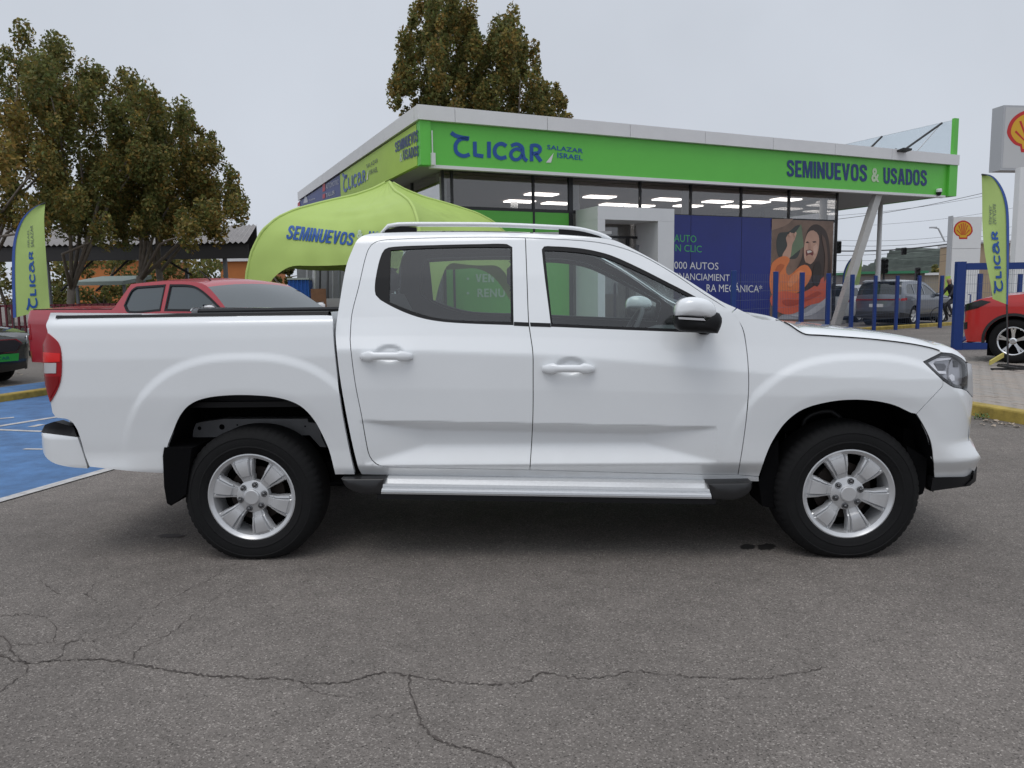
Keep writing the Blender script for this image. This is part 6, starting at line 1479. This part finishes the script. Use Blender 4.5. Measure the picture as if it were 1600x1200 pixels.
patch('verge', [(p.x,p.y) for p in (CW(-30,19.2),CW(-11,19.2),CW(-6,31),CW(-34,31))], .006, M_VERGE)

# ================================================================== petrol station signs
M_YEL = mat('emblem_yellow', (.72,.40,.02), .45); M_REDE = mat('emblem_red', (.55,.02,.02), .45)
SHELL = [(-.42,-1,1),(.42,-1,1),(.46,-.72,1),(.72,-.60),(1.0,-.16),(.97,.22),(.80,.58),(.48,.87),(.15,1.0),(-.15,1.0),(-.48,.87),(-.80,.58),(-.97,.22),(-1.0,-.16),(-.72,-.60),(-.46,-.72,1)]
def emblem(cx, cy, hw, hh, surfk, parent):
    f = lambda k: [((cx+p[0]*hw*k), (cy-p[1]*hh*k-(0 if k == 1 else .0)), *p[2:]) for p in SHELL]
    shape(f(1), surfk(1), M_REDE, parent, 'emblem_rim', 3); shape(f(.84), surfk(2), M_YEL, parent, 'emblem_shell', 3)
    for a in (-58,-36,-17,0,17,36,58):
        t = math.radians(a); x0, y0 = .16*math.sin(t)*1.3, -.55; x1, y1 = .74*math.sin(t)*1.05, -.55+1.30*math.cos(t)*(.98 if abs(a) < 50 else .80)
        b = MB(); b.stroke([(cx+x0*hw, cy-y0*hh),(cx+x1*hw, cy-y1*hh)], [hw*.045,hw*.10]); sf = surfk(3); face_cam(add_mesh('emblem_rib', [sf(x,y) for x,y,_ in b.v], b.f, M_REDE, parent))
M_SIGNW = mat('sign_white', (.80,.80,.80), .4, noise=.02, nscale=2); M_SIGNG = mat('sign_grey_frame', (.46,.47,.49), .45)
Ds = 45.0; g = CW((1589-800)/1200*Ds, Ds); big = thing('fuel_station_sign', 'tall pole sign with red and yellow shell emblem at the right edge', 'sign', g)
p0 = W(1563,266,Ds); z1 = W(1563,167,Ds).z; u = Vector((1,.18,0)).normalized(); n = Vector((-u.y,u.x,0))
b = MB(); b.obox(p0, u*3.9, n*.9, (0,0,z1-p0.z)); b.build('cabinet', M_SIGNG, big)
b = MB(); b.obox(p0+u*.12-n*.01+Vector((0,0,.12)), u*3.66, n*.009, (0,0,z1-p0.z-.24)); face_ = b.build('face', mat('sign_face_grey', (.56,.56,.56), .45), big)
emblem(1611, 205, 37, 33, lambda k: plane_surf(p0-n*.012, n, .004*k), face_)
b = MB(); b.box((g.x,g.y+.25,(p0.z)/2),(.62,.5,p0.z)); b.build('mast', M_SIGNW, big)
Dp = 53.0; g = CW((1504-800)/1200*Dp, Dp); tot = thing('fuel_station_pylon', 'white totem with small shell emblem beyond the blue gate', 'sign', g)
q0 = CW((1482-800)/1200*Dp, Dp); q1 = CW((1526-800)/1200*Dp, Dp); zt_p = W(1504,341,Dp).z; u = (q1-q0); n = Vector((-u.y,u.x,0)).normalized(); cuts_ = [0, W(1504,389,Dp).z, zt_p]
b = MB(); b.obox(q0, u, n*.5, (0,0,cuts_[1]-.02)); b.build('lower_panel', M_SIGNW, tot); b = MB(); b.obox(q0+Vector((0,0,cuts_[1])), u, n*.5, (0,0,zt_p-cuts_[1])); up_ = b.build('upper_panel', M_SIGNW, tot)
b = MB(); b.obox(q0-u*.05+n*.02, u*.045, n*.46, (0,0,zt_p+.1)); b.build('side_strip', M_SIGNG, tot)
b = MB(); b.obox(q0-u*.10-n*.02, u*.10, n*.3, (0,0,2.2)); b.build('green_strip', M_LIME, tot)
emblem(1505, 359, 15, 14.5, lambda k: plane_surf(q0-n*.0, n, .006*k), up_)

# ================================================================== street furniture and wires at right
M_BLK = mat('signal_black', (.012,.012,.013), .5); M_PW = mat('pole_white', (.82,.82,.82), .5)
def pole(name, label, cat, px, pyt, D, r, mm, group=None):
    g = CW((px-800)/1200*D, D); z = W(px, pyt, D).z; root = thing(name, label, cat, g, 0, group); b = MB(); b.tube([g, Vector((g.x,g.y,z))], [r*1.1,r*.9], 10); b.build('shaft', mm, root, smooth=True)
    b = MB(); b.box((g.x,g.y,.03),(r*5,r*5,.06)); b.build('base_plate', mm, root); return root, g, z
def signal(label, px, pyt, pyb, D, w, head=True, group='traffic signals down the road'):
    p, q = W(px,pyb,D), W(px,pyt,D); root = thing('traffic_signal', label, 'traffic light', p, 0, group); h = q.z-p.z
    b = MB(); b.box((p.x,p.y,p.z+h/2),(w,.25,h),bev=.03); b.build('housing', M_BLK, root)
    for k in range(3):
        c = Vector((p.x,p.y-.14,p.z+h*(k+.5)/3)); b = MB(); b.lathe([(w*.30,0),(w*.30,-.12)], c, 'Y', 12); b.build('visor', M_BLK, root)
    return root
rt, g, z = pole('lamp_post', 'plain white post standing behind the slanted column', 'post', 1369, 318, 36, .11, M_PW)
rt, g, z = pole('lamp_post', 'slim grey street lamp post with bent arm by the white totem', 'street lamp', 1478, 352, 58, .09, M_SIGNG)
p, q, r2 = W(1476,377,58), W(1466,357,58), W(1458,355.5,58); b = MB(); b.tube([p, q, r2], .06, 6); b.build('arm', M_SIGNG, rt); b = MB(); b.box((r2.x,r2.y,r2.z),(.5,.2,.1)); b.build('lamp_head', M_SIGNG, rt)
s1 = signal('black traffic signal beside the plain white post', 1381, 404.5, 427.5, 36.5, .30); p = W(1381,427.5,36.5); b = MB(); b.tube([Vector((p.x,p.y,0)), p], .05, 6); b.build('post', M_BLK, s1)
signal('small traffic signal hanging from the wires over the road', 1412, 387, 398, 60, .36)
signal('black traffic signal cut by the showroom corner', 1309, 377, 396, 42, .30)
s4 = signal('low traffic signal near the green roof end', 1433, 418, 440, 60, .36); p = W(1433,440,60); b = MB(); b.tube([Vector((p.x,p.y,0)), p], .07, 6); b.build('post', M_BLK, s4)
M_CABLE = mat('cable_dark', (.05,.05,.055), .7)
wires = [(1300,346,1536,297,60,.020),(1300,339,1536,303,60,.012),(1310,392,1478,379,60,.05),(1300,383,1478,375,60,.016),(1300,399,1478,384,60,.018),(1300,374,1478,368,60,.012),(1300,407,1478,395,60,.012),(1380,352,1600,318,60,.010),(1522,368,1600,360,62,.016),(1522,376,1600,372,62,.02),(1310,425,1478,404,60,.010),(1522,360,1600,345,62,.010)]
for k, (x0,y0,x1,y1,D,r) in enumerate(wires):
    P = [W(x0-20+(x1+20-x0+20)*t, y0+(y1-y0)*t+5*math.sin(math.pi*t), D+1.5*k/12) for t in np.linspace(0,1,14)]
    b = MB(); b.tube(P, r, 5, False); tag(b.build('overhead_cable', M_CABLE), ('thickest' if k == 2 else 'highest' if k == 0 else 'second highest' if k == 1 else 'thin')+' dark overhead cable strung across the road at right', 'cable', 'overhead cables at right')
# far buildings, hill
house('low station building with green roof behind the grey suv', 1335, 1442, 428, 78, mat('station_wall', (.20,.17,.15), .8, noise=.2, nscale=1), [(1392,1406,432,440),(1412,1428,433,441)], mat('green_roof', (.045,.22,.11), .5))
house('beige building behind the white totem and gate', 1524, 1572, 381, 66, mat('beige_wall', (.40,.30,.20), .8, noise=.1, nscale=.6), [(1528,1534,412,420),(1540,1548,412,420)])
house('pale brown building beyond the road at right edge', 1440, 1482, 430, 84, mat('tan_wall', (.32,.28,.22), .8, noise=.1, nscale=.6), [(1446,1453,436,442),(1460,1468,436,442)])
rr = random.Random(9); Dh = 330; prof = [(1340,432),(1362,422),(1378,414),(1390,406),(1402,402),(1415,404),(1428,407),(1440,412),(1452,420),(1470,428),(1490,436)]
cr = crom(prof, 1.5, False); rows = []
for k, (dz, dd) in enumerate(((1,0),(.97,-14),(.82,-40),(.5,-80),(-.05,-130))):
    row = []
    for i, (x, y) in enumerate(cr):
        p = W(x, y, Dh); jit = rr.uniform(0, 4.5) if k < 3 else rr.uniform(0,1.5); row.append(Vector((p.x+dd*-.25, p.y+dd, (p.z+jit)*dz if dz > 0 else -1)))
    rows.append(row)
b = MB(); b.grid(rows); hl = b.build('hill', mat('hill_woods', (.105,.125,.110), .95, noise=.35, nscale=.15)); tag(hl, kind='structure')

# ================================================================== cyclist
Dc = 29.5; g = CW((1484-800)/1200*Dc, Dc); hx = Vector((-.9,-.2,0)).normalized()
bike = thing('bicycle', 'black bicycle ridden beside the blue gate post', 'bicycle', g)
for t in (-.52,.52):
    c = g+hx*t+Vector((0,0,.34)); P = [c+hx*(.33*math.cos(a))+Vector((0,0,.33*math.sin(a))) for a in np.linspace(0,2*math.pi,25)]
    b = MB(); b.tube(P, .018, 6, False); w = b.build('wheel', M_BLK, bike, smooth=True); b = MB()
    for a in np.linspace(0,math.pi,7)[:-1]: b.tube([c-hx*(.32*math.cos(a))-Vector((0,0,.32*math.sin(a))), c+hx*(.32*math.cos(a))+Vector((0,0,.32*math.sin(a)))], .003, 3, False)
    tag(b.build('spokes', M_STEELP, w), kind='stuff')
b = MB(); F0, F1, F2, F3, F4 = g+hx*-.52+Vector((0,0,.34)), g+Vector((0,0,.30)), g+hx*-.18+Vector((0,0,.86)), g+hx*.38+Vector((0,0,.82)), g+hx*.52+Vector((0,0,.34))
for P in ((F0,F1),(F1,F2),(F0,F2),(F1,F3),(F2,F3),(F3,F4),(F3,F3+Vector((0,0,.22)))): b.tube(list(P), .018, 6)
b.build('frame', M_BLK, bike); sd = Vector((-hx.y,hx.x,0))
b = MB(); b.tube([F3+Vector((0,0,.22))-sd*.25+hx*-.08, F3+Vector((0,0,.22)), F3+Vector((0,0,.22))+sd*.25+hx*-.08], .014, 6); b.build('handlebar', M_BLK, bike)
b = MB(); b.box(F2+Vector((0,0,.06)), (.26,.14,.06), math.atan2(hx.y,hx.x), .02); b.build('saddle', M_BLK, bike)
def person():
    J = {}; hip = g+hx*-.18+Vector((0,0,.98))
    pts = [hip, hip+hx*.10+Vector((0,0,.22)), hip+hx*.22+Vector((0,0,.46)), hip+hx*.26+Vector((0,0,.58)), hip+hx*.29+Vector((0,0,.70))]; rad = [.15,.14,.16,.055,.105]; ed = [(0,1),(1,2),(2,3),(3,4)]
    pts.append(hip+hx*.31+Vector((0,0,.78))); rad.append(.085); ed.append((4,5))
    for s in (-1,1):
        b0 = len(pts); sh_ = hip+hx*.20+sd*s*.18+Vector((0,0,.43)); pts += [sh_, sh_+hx*.16+sd*s*.05+Vector((0,0,-.24)), F3+Vector((0,0,.25))+sd*s*.22+hx*-.07]; rad += [.065,.05,.035]; ed += [(2,b0),(b0,b0+1),(b0+1,b0+2)]
        b0 = len(pts); kn_ = hip+hx*.36+sd*s*.10+Vector((0,0,-.18 if s > 0 else -.30)); an = F1+sd*s*.12+Vector((0,0,.10 if s > 0 else -.12)); pts += [hip+sd*s*.09, kn_, an, an+hx*.16+Vector((0,0,-.04))]; rad += [.10,.07,.045,.04]; ed += [(0,b0),(b0,b0+1),(b0+1,b0+2),(b0+2,b0+3)]
    me = bpy.data.meshes.new('person'); me.from_pydata([tuple(p-g) for p in pts], ed, []); o = bpy.data.objects.new('person', me); COL.objects.link(o); o.location = g
    md = o.modifiers.new('skin', 'SKIN'); md.use_smooth_shade = True
    for i, v in enumerate(me.skin_vertices[0].data): v.radius = (rad[i], rad[i]); v.use_root = (i == 0)
    o.modifiers.new('sub', 'SUBSURF').levels = 1
    dg = bpy.context.evaluated_depsgraph_get(); dg.update(); m2 = bpy.data.meshes.new_from_object(o.evaluated_get(dg)); o.modifiers.clear(); o.data = m2; m2.name = 'person'
    m2.materials.clear()
    for mm in (mat('dark_jacket', (.020,.020,.030), .8), mat('skin_tone', (.35,.20,.14), .6), mat('dark_hair', (.02,.015,.012), .7), mat('dark_trousers', (.03,.03,.04), .8)): m2.materials.append(mm)
    hz = hip.z-g.z
    for p in m2.polygons:
        c = p.center; f = (c.x*hx.x+c.y*hx.y)
        p.material_index = (2 if (c.z > hz+.76 or (c.z > hz+.60 and f < .08)) else 1) if c.z > hz+.56 else (3 if c.z < hz-.02 else 0)
    m2.polygons.foreach_set('use_smooth', [True]*len(m2.polygons))
    tag(o, 'cyclist in dark clothes riding past the blue gate post', 'person'); return o
person()
